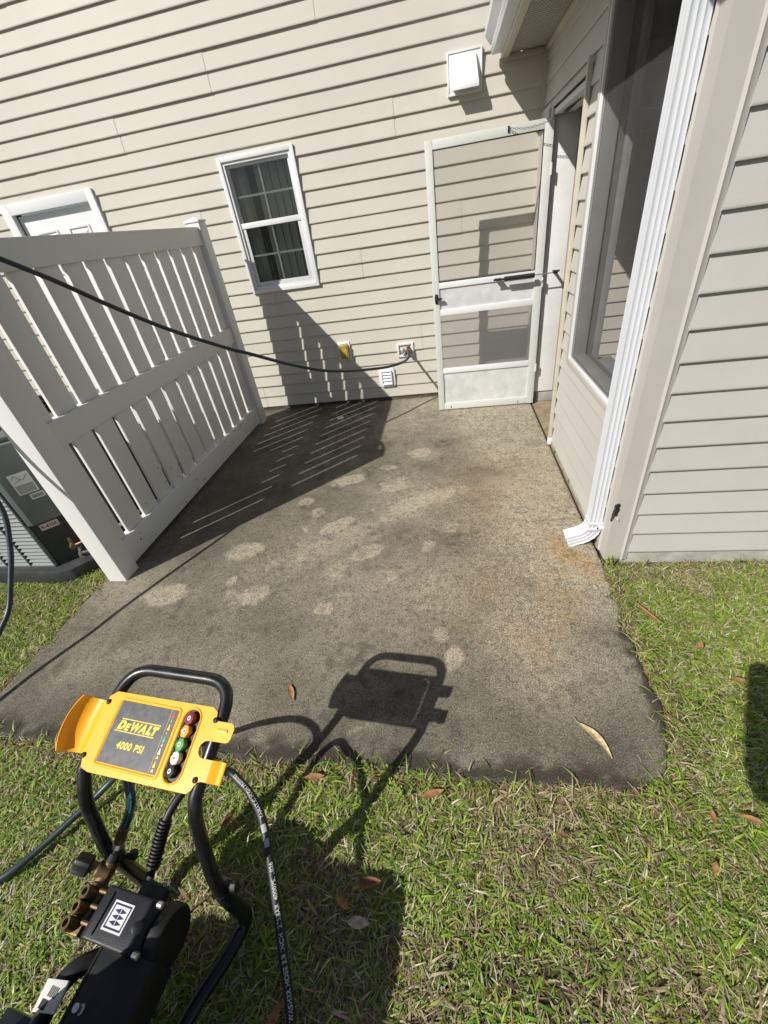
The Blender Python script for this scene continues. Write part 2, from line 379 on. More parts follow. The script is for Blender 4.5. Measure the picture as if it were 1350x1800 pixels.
CLEAN = [(-1.72,1.51,6.03,5.08,4.13,-10.42),(-1.37,1.89,7.11,4.27,4.05,-10.81),(-1.27,1.48,13.53,12.55,9.71,-9.39),(-1.14,1.51,10.57,7.67,7.34,-11.7),(-0.77,1.96,2.86,1.47,6.15,-8.3),(-0.81,2.13,6.71,3.35,9.65,-12.49),(-0.55,1.86,7.72,3.11,8.42,-15.19),(-0.7,1.71,13.01,7.18,9.33,-12.76),(-0.98,2.3,17.91,9.61,11.58,-13.26),(-1.11,2.45,13.8,5.37,3.73,-15.14),(-0.46,2.64,9.45,1.84,2.46,-9.97),(-0.29,3.13,10.28,1.36,2.98,-11.91),(-0.54,2.9,13.37,1.54,-3.0,-27.1),(-0.23,2.4,3.81,0.85,5.33,-10.28),(-0.01,2.51,8.81,0.67,3.65,-14.91),(-0.72,1.42,16.38,8.9,9.29,-17.99),(-0.61,1.52,33.49,21.63,26.05,-29.51),(-0.18,1.91,24.3,0.89,-0.71,-21.26),(-0.38,1.66,30.7,3.35,-0.33,-24.72),(-0.1,1.26,24.95,0.25,0.46,-23.84),(-0.04,1.13,28.45,-0.35,0.55,-18.37),(-0.84,2.73,6.95,2.33,5.09,-11.42),(-0.03,2.08,17.65,-0.21,-0.84,-17.36),(-1.01,2.1,35.25,10.05,-1.25,-27.01),(-1.01,1.93,30.49,16.67,20.84,-35.26),(-1.34,1.61,10.77,14.93,41.56,-8.45),(-1.14,1.75,15.77,17.18,46.84,-17.6),(-0.33,3.11,17.34,1.04,-2.56,-19.8),(-1.72,1.1,11.7,10.57,6.1,-25.67),(-0.39,2.24,6.2,1.56,5.87,-14.4)]
def build_patio():
    na, nb = 320, 410
    a_, b_ = np.meshgrid(np.linspace(0, 1, na+1), np.linspace(0, 1, nb+1))
    x = -2.245+a_*3.0; yf = yf_patio(x); y = yf+b_*(YW+.02-yf); x = -2.245+a_*(xr_patio(y)+2.245)
    V = np.stack([x, y, .0015*np.sin(x*2.1+1)*np.cos(y*1.7)], -1)
    for k, dz in ((0, -.012), (1, -.003)):                       # worn arris
        V[k, :, 2] += dz; V[:, k, 2] += dz; V[:, na-k, 2] += dz
    n1 = vnoise(x, y, 9, 1); n2 = vnoise(x, y, 3, 2); n3 = vnoise(x, y, 26, 3, 3); n4 = vnoise(x, y, 14, 4)
    lab = np.zeros_like(x)
    for q, (cx, cy, a, b, c, d) in enumerate(CLEAN):
        wx, wy = x-cx+.045*vnoise(x, y, 12, q), y-cy+.045*vnoise(x, y, 12, q+40)
        rr = np.hypot(a*wx+b*wy, c*wx+d*wy)+.40*n3
        body = np.clip((1.28-rr)*2.1, 0, 1); core = np.clip(1-rr*1.1, 0, 1)
        st = (1., .9, .75, .95, .7)[q % 5]; hollow = (.25, .0, .4, .1)[q % 4]
        lab = np.maximum(lab, (.55 if q == 28 else 1)*st*body*(1-hollow*core)*(.95+.9*n4))
    def g(cx, cy, sx, sy, rot=0):
        c, s = math.cos(rot), math.sin(rot); wx = x+.16*n2-cx; wy = y+.16*n1*.6-cy; u = wx*c+wy*s; v = -wx*s+wy*c
        return np.exp(-(u/sx)**2-(v/sy)**2)
    # loose pale wash between the footprints
    lab = np.maximum(lab, np.clip(.55*g(-.6, 2.0, .75, .35, .5)+.5*g(-.2, 2.6, .6, .4, .4), 0, 1)*np.clip((n4+.02)*5, 0, 1)*.75)
    pale = 1.0*np.clip((x+.05)/.45, 0, 1)*np.clip((y-.95)/.6, 0, 1) + .85*np.clip((y-2.7)/1.2, 0, 1)*np.clip((x+.80)/.5, 0, 1)
    pale = np.maximum(pale, .95*g(.40, 1.55, .24, .65, -.2)); pale = np.maximum(pale, 1.0*g(.62, 1.62, .2, .3))
    pale = np.maximum(pale, .6*g(-.25, 1.55, .6, .3)); pale = np.maximum(pale, .65*g(-.2, 2.5, .6, .4, .5))
    pale = np.maximum(pale, .6*g(-2.05, 1.6, .2, .16)); pale = np.maximum(pale, .45*g(-.9, 1.9, .7, .4, .5)); pale = np.maximum(pale, .35*g(-1.3, 1.05, .7, .2))
    pale -= .75*g(.2, 2.75, .28, .14, -.3) + .6*g(.66, 1.28, .13, .08) + .45*g(-.1, 3.3, .25, .15) + .5*g(-.1, 2.9, .2, .12, .4)
    pale = pale*(.95+1.5*n1+.8*n2)
    t = np.clip((x+.46)/.30, 0, 1); yc = .775+.045*np.sin(t*3.0)+.03*t
    smear = np.exp(-((y-yc)/.012)**2)*((x > -.46) & (x < -.16))
    rust = 1.3*g(.60, 1.86, .05, .08, .3)+1.2*g(.655, 1.76, .06, .12, .45)+.7*g(.70, 1.66, .05, .10, .3)+.5*g(.45, 1.45, .14, .4, -.3)+.32*g(.25, 2.5, .4, .7)+.25*g(.1, 1.5, .35, .4)
    rust *= (.8+1.6*n4)
    dl = x+2.245; df = y-yf_patio(x); dr = xr_patio(y)-x
    band = lambda dist, w: np.clip(1-dist/np.clip(w, .008, 1), 0, 1)
    alg = np.minimum(band(df, .10+.26*n1+.16*n3)*1.5, .93)
    alg = np.maximum(alg, np.minimum(band(dr, .06+.22*n1+.14*n3)*1.4, .9)*(y < 1.5)); alg = np.maximum(alg, band(dr, .02)*.9*(y > 1.9))
    alg = np.maximum(alg, band(dl, .03+.07*n1)*.5)
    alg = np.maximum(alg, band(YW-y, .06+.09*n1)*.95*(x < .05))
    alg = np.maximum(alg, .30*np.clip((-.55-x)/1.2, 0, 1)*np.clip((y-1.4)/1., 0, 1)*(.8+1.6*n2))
    alg = np.maximum(alg, .35*g(.1, .80, .6, .12)*(.8+2*n1)); alg = np.maximum(alg, .35*g(-1.7, .8, .5, .15)*(.8+2*n1))
    alg = np.maximum(alg, .55*np.clip((n1+.6*n3-.10)*4, 0, 1)*(.6+.8*np.clip(.5-pale, 0, 1)))
    alg = np.maximum(alg, np.exp(-((y-2.13-.02*n1)/.006)**2)*(x > .45)*(.5+n1))
    verts = V.reshape(-1, 3); nv = na+1
    idx = np.arange((na+1)*(nb+1)).reshape(nb+1, na+1)
    faces = np.stack([idx[:-1,:-1], idx[:-1,1:], idx[1:,1:], idx[1:,:-1]], -1).reshape(-1, 4)
    # skirt
    ring = np.concatenate([idx[0,:], idx[1:,-1], idx[-1,-2::-1], idx[-2:0:-1,0]])
    low = verts[ring].copy(); low[:, 2] = -.12; k0 = len(verts); nr = len(ring)
    verts = np.vstack([verts, low]); rn = np.roll(ring, -1); a = np.arange(nr)
    sk = np.stack([ring, k0+a, k0+(a+1) % nr, rn], -1); faces = np.vstack([faces, sk])
    me = bpy.data.meshes.new('patio_slab'); me.from_pydata(verts.tolist(), [], faces.tolist())
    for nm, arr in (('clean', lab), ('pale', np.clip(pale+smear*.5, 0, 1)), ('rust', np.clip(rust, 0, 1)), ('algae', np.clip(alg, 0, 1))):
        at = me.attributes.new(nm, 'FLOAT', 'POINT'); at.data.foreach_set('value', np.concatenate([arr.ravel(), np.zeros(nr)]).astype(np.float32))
    me.materials.append(M['patio']); o = bpy.data.objects.new('patio_slab', me); COL.objects.link(o)
    me.polygons.foreach_set('use_smooth', [True]*len(me.polygons)); me.set_sharp_from_angle(angle=R(50))
    tag(o, kind='structure')
build_patio()

# ================================================================== SIDING
def board(root, mat, x0, x1, z0, e, zlo, zhi, mapf, d=.0165, lap0=0, lap1=0, seed=0):
    """one clapboard course piece: x along the wall, outward depth, height; mapf(x, depth, z) -> point"""
    prof = [(.0025, e+.002), (.0025+(d-.0025)*.5, e*.5), (d-.001, .010), (d, .003), (d-.0015, 0.0), (.001, 0.0)]
    a, b = zlo-z0, zhi-z0                                        # clip range in profile height
    if a <= .001 and b >= e-.001: pr = prof
    else:
        face = prof[:4]
        def dep(z): return float(np.interp(z, [p[1] for p in reversed(face)], [p[0] for p in reversed(face)]))
        zs = sorted({max(a, .003), min(b, e+.002), *[p[1] for p in face if a < p[1] < b]}, reverse=True)
        pr = [(dep(z), z) for z in zs] + ([(d-.0015, 0), (.001, 0)] if a <= .001 else [(.001, zs[-1])])
    n = max(2, int((x1-x0)/.22)+1); rows = []
    for i in range(n+1):
        x = x0+(x1-x0)*i/n
        wob = .0011*mnoise.noise(Vector((x*2.2, z0*7+seed, 3))); dz = .0010*mnoise.noise(Vector((x*.9, z0*5+seed, 9)))
        off = (lap0 if i == 0 else 0) or 0
        rows.append([mapf(x, dd+wob+lap1, z0+zz+(dz if k > 1 else 0)) for k, (dd, zz) in enumerate(pr)])
    m = MB().sheet(rows)
    # end edge so a lapped end has thickness
    for rr in (rows[0], rows[-1]):
        k = len(rr); base = [mapf((x0 if rr is rows[0] else x1), -.001, z0+p[1]) for p in pr]
        m.add(rr+base, [(j, j+1, k+j+1, k+j) for j in range(k-1)])
    return m.build('siding_board', mat, root, smooth=35)
def courses(root, mat, xa, xb, z0, e, n, mapf, openings=(), seams=True, seed=0, ztop=99):
    for k in range(n):
        zb = z0+k*e; zt = min(zb+e, ztop)
        if zt-zb < .012: break
        cuts = [xa, xb]
        if seams:
            s = xa + ((k//2)*.93+seed*.7) % 3.3 + .35
            while s < xb-.3: cuts.append(s); s += 3.3
        cuts = sorted(cuts)
        for i in range(len(cuts)-1):
            pcs = [(cuts[i]-(.02 if i else 0), cuts[i+1], zb, zt)]
            for ox0, ox1, oz0, oz1 in openings:
                new = []
                for (a, b, lo, hi) in pcs:
                    if b <= ox0 or a >= ox1 or hi <= oz0 or lo >= oz1: new.append((a, b, lo, hi)); continue
                    if a < ox0: new.append((a, ox0, lo, hi))
                    if b > ox1: new.append((ox1, b, lo, hi))
                    ma, mb_ = max(a, ox0), min(b, ox1)
                    if lo < oz0: new.append((ma, mb_, lo, oz0))
                    if hi > oz1: new.append((ma, mb_, oz1, hi))
                pcs = new
            for a, b, lo, hi in pcs:
                if b-a > .01 and hi-lo > .008: board(root, mat, a, b, zb, e, lo, hi, mapf, lap1=.0026*(i % 2), seed=seed+k % 2)

# ================================================================== HOUSE
house = tag(empty('house', (-1.5, YW, 0)), 'house wall clad in cream horizontal vinyl siding behind the patio', 'house')
house.location = (0, 0, 0)
def ring(m, x0, x1, z0, z1, w, yf, yb):
    m.box(x0, x0+w, yf, yb, z0, z1); m.box(x1-w, x1, yf, yb, z0, z1)
    m.box(x0+w, x1-w, yf, yb, z1-w, z1); m.box(x0+w, x1-w, yf, yb, z0, z0+w); return m
def build_house():
    WIN = (-1.905, -1.275, 1.245, 2.225); DOOR = (-4.20, -3.23, -1, 2.20)
    mp = lambda x, d, z: (x, YW-d, z)
    courses(house, 'siding', -6.5, .745, .034, .119, 38, mp, [WIN, DOOR], seed=1)
    courses(house, 'siding', .90, 3.6, .031, .119, 20, mp, [], seams=False, seed=3)   # inside the porch
    # sheathing behind the boards, with the two openings left free
    m = MB(); y0, y1 = YW, YW+.14
    for a, b, lo, hi in ((-6.5, -4.20, -.1, 4.58), (-4.20, -3.23, 2.20, 4.58), (-3.23, -1.905, -.1, 4.58), (-1.905, -1.275, -.1, 1.245), (-1.905, -1.275, 2.225, 4.58), (-1.275, 3.6, -.1, 4.58)):
        m.box(a, b, y0, y1, lo, hi)
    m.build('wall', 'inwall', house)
    MB().box(-6.5, -4.27, YW-.004, YW-.0005, -.1, .05).box(-3.18, .74, YW-.004, YW-.0005, -.1, .05).build('foundation', 'shadedirt', house)
    # simple low eave above the picture
    MB().prism([(YW-.35, 4.58), (YW+3.2, 6.2), (YW+3.2, 6.35), (YW-.35, 4.72)], lambda p: (-6.8, p[0], p[1]), lambda p: (3.8, p[0], p[1])).build('roof', 'darkgrey', house)
    # ---- window
    X0, X1, Z0, Z1 = -1.938, -1.241, 1.208, 2.259
    m = MB(); ring(m, X0, X1, Z0, Z1, .034, YW-.032, YW-.002)
    win = m.build('window', 'white', house, bevel=.004); win['label'] = 'double-hung window with white frame, grilles and vertical blinds'
    m = MB(); ring(m, X0+.034, X1-.034, Z0+.034, Z1-.034, .022, YW-.020, YW+.05); m.build('frame', 'white', win, bevel=.003)
    x0, x1 = X0+.056, X1-.056; zm = 1.765
    m = MB(); ring(m, x0, x1, zm-.012, Z1-.056, .022, YW+.004, YW+.035); m.build('sash', 'sash', win, bevel=.002)
    m = MB(); ring(m, x0+.001, x1-.001, Z0+.057, zm+.012, .036, YW-.006, YW+.002); m.build('sash', 'sash', win, bevel=.002)
    MB().box(x0, x1, YW-.012, YW-.0065, zm-.022, zm+.02).build('meeting_rail', 'white', win, bevel=.002)
    xc = (x0+x1)/2
    for za, zb, yy in ((zm+.01, Z1-.078, YW+.018), (Z0+.093, zm-.022, YW+.0035)):
        MB().box(xc-.008, xc+.008, yy+.0015, yy+.007, za, zb).build('muntin', 'muntin', win)
        z_ = (za+zb)/2; MB().box(x0+.03, x1-.03, yy+.0075, yy+.012, z_-.008, z_+.008).build('muntin', 'muntin', win)
        MB().box(x0+.015, x1-.015, yy-.0005, yy+.0008, za-.004, zb+.004).build('pane', 'glass', win)
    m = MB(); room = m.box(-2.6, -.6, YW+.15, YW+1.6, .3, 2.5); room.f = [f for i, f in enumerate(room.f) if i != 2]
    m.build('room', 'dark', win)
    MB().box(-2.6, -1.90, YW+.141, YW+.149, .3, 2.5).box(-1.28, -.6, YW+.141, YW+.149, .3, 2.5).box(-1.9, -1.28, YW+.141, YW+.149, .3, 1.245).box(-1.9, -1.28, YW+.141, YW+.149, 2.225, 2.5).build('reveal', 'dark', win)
    k = 0
    for xs in [-1.63+.072*i for i in range(6)] + [-1.86, -1.835, -1.81, -1.785, -1.76]:
        ang = R(52 if k < 6 else 80); m = MB(); w = .036
        pts = []
        for j in range(5):
            t = -1+j*.5; bow = .006*(1-t*t)
            pts.append((xs+t*w*math.cos(ang)-bow*math.sin(ang), YW+.085+t*w*math.sin(ang)+bow*math.cos(ang)))
        m.sheet([[(p[0], p[1], z) for p in pts] for z in (1.27 if k != 3 else 1.30, 2.215)])
        m.build('blind_slat', 'blind', win, solid=.0012, smooth=60); k += 1
    # ---- left door
    dx0, dx1, dz = -4.135, -3.295, 2.135
    m = MB(); m.box(dx0, dx1, YW+.015, YW+.06, -.02, dz); door = m.build('door', 'white', house, bevel=.003); door['label'] = 'white six-panel entry door with white casing left of the fence'
    for a, b in ((dx0+.12, dx0+.36), (dx1-.36, dx1-.12)):
        for lo, hi in ((1.78, 1.99), (1.0, 1.64), (.2, .86)):
            m = MB(); ring(m, a, b, lo, hi, .018, YW+.006, YW+.0145); m.build('molding', 'white', door, bevel=.004)
            m = MB(); i = .05
            m.add([(a+.03,YW+.014,lo+.03),(b-.03,YW+.014,lo+.03),(b-.03,YW+.014,hi-.03),(a+.03,YW+.014,hi-.03),(a+i,YW+.005,lo+i),(b-i,YW+.005,lo+i),(b-i,YW+.005,hi-i),(a+i,YW+.005,hi-i)],
                  [(4,5,6,7),(0,1,5,4),(1,2,6,5),(2,3,7,6),(3,0,4,7)]); m.build('raised_panel', 'white', door)
    m = MB(); m.box(-4.24, dx0-.012, YW-.038, YW+.015, -.03, dz+.1).box(dx1+.012, -3.207, YW-.038, YW+.015, -.03, dz+.1).box(dx0-.012, dx1+.012, YW-.038, YW+.015, dz+.012, dz+.1)
    m.build('casing', 'white', door, bevel=.004)
    m = MB(); m.lathe((dx0+.07, YW+.015, .95), (0,-1,0), [(0,.03),(.006,.03),(.01,.012),(.035,.012),(.045,.026),(.06,.028),(.07,.018),(.072,.002)]); m.build('knob', 'steel', door, smooth=40)
    m = MB(); m.box(-4.26, -3.19, YW-.03, YW+.06, -.1, -.022); m.build('threshold', 'concrete', door)
    # inside-corner trim and eave trim against this wall
    MB().box(.742, .779, YW-.036, YW-.001, .03, 2.498).build('corner_trim', 'cream', house, bevel=.003)
    MB().box(.452, .741, YW-.028, YW-.0175, 2.462, 2.496).build('eave_trim', 'cream', house, bevel=.002)
build_house()

# ================================================================== SCREENED PORCH
porch = tag(empty('screened_porch'), 'cream-sided screened porch with corner post on the right', 'porch')
XP = .778; YC = 1.774
DOY0, DOY1, DOZ = 3.17, 4.065, 2.10                     # door opening
WY0, WY1, WZ0, WZ1 = 1.99, 2.895, .757, 2.285            # screen opening
def build_porch():
    # stud wall around the two openings
    m = MB(); a, b = XP+.001, XP+.115
    for y0, y1, z0, z1 in ((YC+.02, WY0, .0, 2.5), (WY0, WY1, .0, WZ0), (WY0, WY1, WZ1, 2.5), (WY1, DOY0, .0, 2.5), (DOY0, DOY1, DOZ, 2.5), (DOY1, YW-.002, .105, 2.5)):
        m.box(a, b, y0, y1, z0, z1)
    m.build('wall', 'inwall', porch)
    mp = lambda y, d, z: (XP-d, y, z)
    courses(porch, 'psiding', 1.862, YW-.002, .031, .119, 21, mp, [(1.9, 2.94, .72, 2.325), (DOY0-.035, 4.40, -1, 2.145), (4.40, 4.6, -1, 2.145)], seams=False, seed=5, ztop=2.497)
    # front wall toward the lawn
    mp2 = lambda x, d, z: (x, YC-d, z)
    courses(porch, 'psiding', .875, 4.2, .052, .1215, 21, mp2, [], seams=False, seed=8, ztop=2.56)
    MB().box(.80, 4.2, YC, YC+.12, 0, 2.56).build('wall', 'inwall', porch)
    MB().box(4.08, 4.2, YC+.12, YW-.002, 0, 2.5).build('wall', 'inwall', porch)
    MB().box(.785, 4.2, YC-.006, YC+.10, -.15, .046).build('foundation', 'concrete', porch, bevel=.004)
    MB().box(.768, .80, YC+.12, DOY0-.04, -.15, .026).build('foundation', 'concrete', porch, bevel=.004)
    MB().box(.765, 4.1, YC+.13, YW-.003, -.12, -.004).build('floor', 'wetcon', porch, bevel=.004)
    MB().box(.80, .975, DOY1, YW-.004, -.003, .10).build('curb', 'concrete', porch, bevel=.012)
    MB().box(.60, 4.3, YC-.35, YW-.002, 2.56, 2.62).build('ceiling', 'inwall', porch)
    # outside corner post: two faces with beads
    prof = [(.875, YC+.004), (.875, YC-.012), (.862, YC-.014), (.852, YC-.020), (.842, YC-.014), (.786, YC-.014), (.763, YC-.014), (.763, YC+.004), (.763, YC+.062), (.756, YC+.070), (.763, YC+.078), (.766, YC+.092), (XP+.004, YC+.092), (XP+.004, YC+.004)]
    cp = MB().prism(prof, lambda p: (p[0], p[1], .004), lambda p: (p[0], p[1], 2.55)).build('corner_post', 'ptrim', porch, smooth=30)
    hp = [(0, 0), (.006, .008), (.004, .022), (.010, .034), (.012, .048), (.018, .062), (.014, .076), (.018, .090), (.012, .104), (.002, .108), (-.008, .102), (-.010, .088), (-.003, .078), (-.010, .062), (-.012, .044), (-.010, .026), (-.014, .012), (-.016, -.008), (-.008, -.012)]
    h1 = [p for p in hp]
    fr_ = [(.7632,.262),(.7632,.36),(.768,.366),(.776,.368),(.783,.362),(.786,.352),(.782,.342),(.786,.330),(.785,.318),(.780,.308),(.782,.296),(.777,.288),(.771,.292),(.768,.278)]
    sd_ = [(-.0142,.256),(-.0142,.362),(-.006,.356),(.000,.344),(-.005,.330),(.002,.314),(.004,.300),(.008,.288),(.006,.272),(.010,.256),(.006,.244),(-.002,.250)]
    m = MB().prism(fr_, lambda p: (p[0], YC-.0146, p[1]), lambda p: (p[0], YC-.0143, p[1])); m.prism(sd_, lambda p: (.7624, YC+p[0], p[1]), lambda p: (.7627, YC+p[0], p[1]))
    ho = m.build('hole', 'ink', cp); ho['label'] = 'ragged dark hole broken through the vinyl post'
    fl = MB().add([(.777,YC-.0146,.287),(.788,YC-.0146,.283),(.786,YC-.026,.270),(.777,YC-.024,.273)], [(0,1,2,3)]).build('torn_flap', 'ptrim', cp, solid=.001)
    # J trim at the right wall's left edge is the post itself; eave, soffit, gutter
    for i in range(28):
        y1 = YW-.03-i*.10; y0 = y1-.0985
        if y0 < 1.5: break
        rows = []
        for x in (.452, .777):
            rows.append([(x, y0+t, 2.498+z) for t, z in ((0, .014), (.004, 0), (.026, 0), (.031, .014), (.036, 0), (.059, 0), (.064, .014), (.069, 0), (.0945, 0), (.0985, .014))])
        MB().sheet(rows).build('soffit_panel', 'soffit', porch)
        pf = MB()
        for r_ in (.010, .0155, .021, .042, .0475, .053, .074, .0795, .085):
            for q in range(19):
                x = .47+q*.0162+(.008 if int(r_*1000) % 2 else 0); pf.box(x, x+.009, y0+r_, y0+r_+.0022, 2.4965, 2.4976)
        o = pf.build('vent_slots', 'guard', porch); o['kind'] = 'stuff'
    MB().box(.435, .4515, 1.40, YW-.018, 2.480, 2.66).build('fascia', 'soffit', porch, bevel=.003)
    MB().box(.4516, .488, 1.40, YW-.029, 2.478, 2.4955).build('soffit_channel', 'cream', porch, bevel=.002)
    MB().box(.745, .7775, 1.40, YW-.038, 2.470, 2.4955).build('soffit_channel', 'cream', porch, bevel=.002)
    MB().prism([(.46, 2.665), (2.5, 3.6), (2.5, 3.66), (.42, 2.72)], lambda p: (p[0], 1.35, p[1]), lambda p: (p[0], YW-.02, p[1])).build('roof', 'darkgrey', porch)
    # door casing and jambs
    MB().box(XP-.020, XP+.165, DOY1-.012, DOY1+.03, .105, DOZ).build('door_jamb', 'jamb', porch, bevel=.002)
    MB().box(XP+.166, XP+.180, DOY1-.014, DOY1+.03, .105, DOZ).build('door_jamb_edge', 'brownwood', porch)
    MB().box(XP-.034, XP-.021, DOY1-.045, DOY1+.02, .012, DOZ+.01).build('hinge_strip', 'jamb', porch, bevel=.002)
    MB().box(XP-.052, XP-.037, DOY1-.03, DOY1+.02, .012, DOZ+.01).build('hinge_strip', 'greywood', porch, bevel=.002)
    MB().box(XP-.034, XP+.05, DOY1+.021, YW-.04, .105, 2.144).build('door_casing', 'psiding', porch, bevel=.002)
    MB().box(XP-.018, XP+.115, DOY0, DOY1-.046, DOZ-.03, DOZ-.001).build('door_head', 'dwhite', porch, bevel=.002)
    MB().box(XP-.030, XP-.0185, DOY0-.035, DOY1+.02, DOZ+.012, 2.145).build('door_head_trim', 'ptrim', porch, bevel=.003)
    MB().box(XP-.012, XP+.114, DOY0-.002, DOY0+.012, .0, DOZ-.031).build('door_jamb', 'jamb', porch, bevel=.002)
    MB().box(XP-.038, XP-.012, DOY0-.033, DOY0-.010, .008, 2.17).build('door_edge_trim', 'cream', porch, bevel=.003)
    MB().box(XP-.040, XP-.010, DOY0-.034, DOY0-.009, -.004, .055).build('trim_foot', 'white', porch, bevel=.003)
    # screen window: trims, white spline strip, reveal boards, inner sill
    def yring(m, y0, y1, z0, z1, w, xf, xb):
        m.box(xf, xb, y0, y0+w, z0, z1); m.box(xf, xb, y1-w, y1, z0, z1); m.box(xf, xb, y0+w, y1-w, z1-w, z1); m.box(xf, xb, y0+w, y1-w, z0, z0+w); return m
    yring(MB(), WY0-.055, WY1+.05, WZ0-.055, WZ1+.05, .034, XP-.024, XP+.002).build('window_trim', 'ptrim', porch, bevel=.003)
    yring(MB(), WY0-.02, WY1+.015, WZ0-.02, WZ1+.015, .016, XP-.021, XP+.004).build('screen_bead', 'white', porch, bevel=.002)
    rv = yring(MB(), WY0-.003, WY1-.001, WZ0-.003, WZ1-.001, .012, XP+.006, XP+.075).build('window_reveal', 'greywood', porch, bevel=.001)
    yring(MB(), WY0-.06, WY1+.012, WZ0-.07, WZ1+.05, .045, XP+.117, XP+.150).build('window_inner_frame', 'greywood', porch, bevel=.002)
    MB().box(XP+.120, XP+.24, WY0-.02, WY1+.02, WZ0-.075, WZ0-.03).build('inner_sill', 'greywood', porch, bevel=.003)
    sc = MB().sheet([[(XP-.009, y, z) for y in np.linspace(WY0-.01, WY1+.004, 8)] for z in np.linspace(WZ0-.008, WZ1+.008, 12)]).build('window_screen', 'screen', porch)
build_porch()

def build_gutter():
    g = tag(empty('gutter', (.4, 3, 2.5)), 'grey-white gutter along the porch eave at the top', 'gutter'); g.location = (0,0,0)
    outer = [(.434, 2.64), (.434, 2.492), (.365, 2.488), (.352, 2.515), (.356, 2.535), (.335, 2.56), (.315, 2.585), (.312, 2.63), (.322, 2.636)]
    inner = [(p[0]+(.003 if p[0] < .4 else -.003), p[1]+.003) for p in outer]
    loop = outer + inner[::-1]
    MB().prism(loop, lambda p: (p[0], 1.40, p[1]), lambda p: (p[0], 4.34, p[1])).build('trough', 'spout', g, smooth=25)
    MB().prism(outer, lambda p: (p[0], 4.3405, p[1]), lambda p: (p[0], 4.346, p[1])).build('end_cap', 'spout', g)
build_gutter()

def build_downspout():
    d = tag(empty('downspout', (.73, 1.9, 0)), 'white corrugated downspout with kicked-out elbow at the porch corner', 'downspout'); d.location = (0,0,0)
    x0, x1, y0, y1 = .700, .760, 1.866, 1.936
    def section():
        pts = []; nx, ny = 4, 4
        def side(a, b, n):
            a, b = Vector(a), Vector(b); t = (b-a); nrm = Vector((t.y, -t.x)).normalized()
            for k in range(n*4):
                s = k/(n*4); pts.append(a+t*s - nrm*(.0030*abs(math.sin(s*n*math.pi))**.8 if .08 < s < .92 else 0))
        side((x0,y0),(x1,y0),3); side((x1,y0),(x1,y1),3); side((x1,y1),(x0,y1),3); side((x0,y1),(x0,y0),3)
        return [(p.x, p.y) for p in pts]
    sec = section(); n = len(sec); cx, cy = (x0+x1)/2, (y0+y1)/2
    MB().prism(sec, lambda p: (p[0], p[1], .145), lambda p: (p[0], p[1], 2.52)).build('pipe', 'spout', d, smooth=28)
    # elbow: sweep the section along an arc leaning out to -x
    rows = []
    for k in range(33):
        t = k/32
        if t < .15: c = Vector((cx, cy, .174-.03*t/.15)); ang = 0
        else:
            q = min(1, (t-.15)/.65); ang = R(70)*q; rr = .105
            c = Vector((cx-rr*(1-math.cos(ang)), cy+.015*q, .144-rr*math.sin(ang)))
            if t > .8: c = c+Vector((-math.sin(ang), 0, -math.cos(ang)))*((t-.8)/.2*.06)
        sc = 1.06 - (.035 if (k % 4 in (1, 2) and .15 < t < .82) else 0); row = []
        for p in sec:
            dx, dy = (p[0]-cx)*sc, (p[1]-cy)*sc
            row.append(c+Vector((dx*math.cos(ang), dy, -dx*math.sin(ang))))
        rows.append(row+[row[0]])
    el = MB().sheet(rows).build('elbow', 'spout', d, solid=.0015, smooth=25)
    for z in (.158, .120):
        m = MB(); m.box(x0-.006, x1+.006, y0-.006, y1+.006, z, z+.014); m.build('band', 'spout', d, bevel=.003)
    m = MB(); m.box(x1-.02, x1+.012, y0-.03, y0-.0065, .146, .161).box(x1-.02, x1+.012, y1+.0065, y1+.03, .150, .165); m.build('strap', 'spout', d, bevel=.002)
    for y, z in ((y0-.0065, .138), ):
        MB().lathe((cx+.01, y, z), (0,-1,0), [(0,.004),(.003,.004),(.004,.002)], 8).build('screw', 'darkgrey', d)
build_downspout()

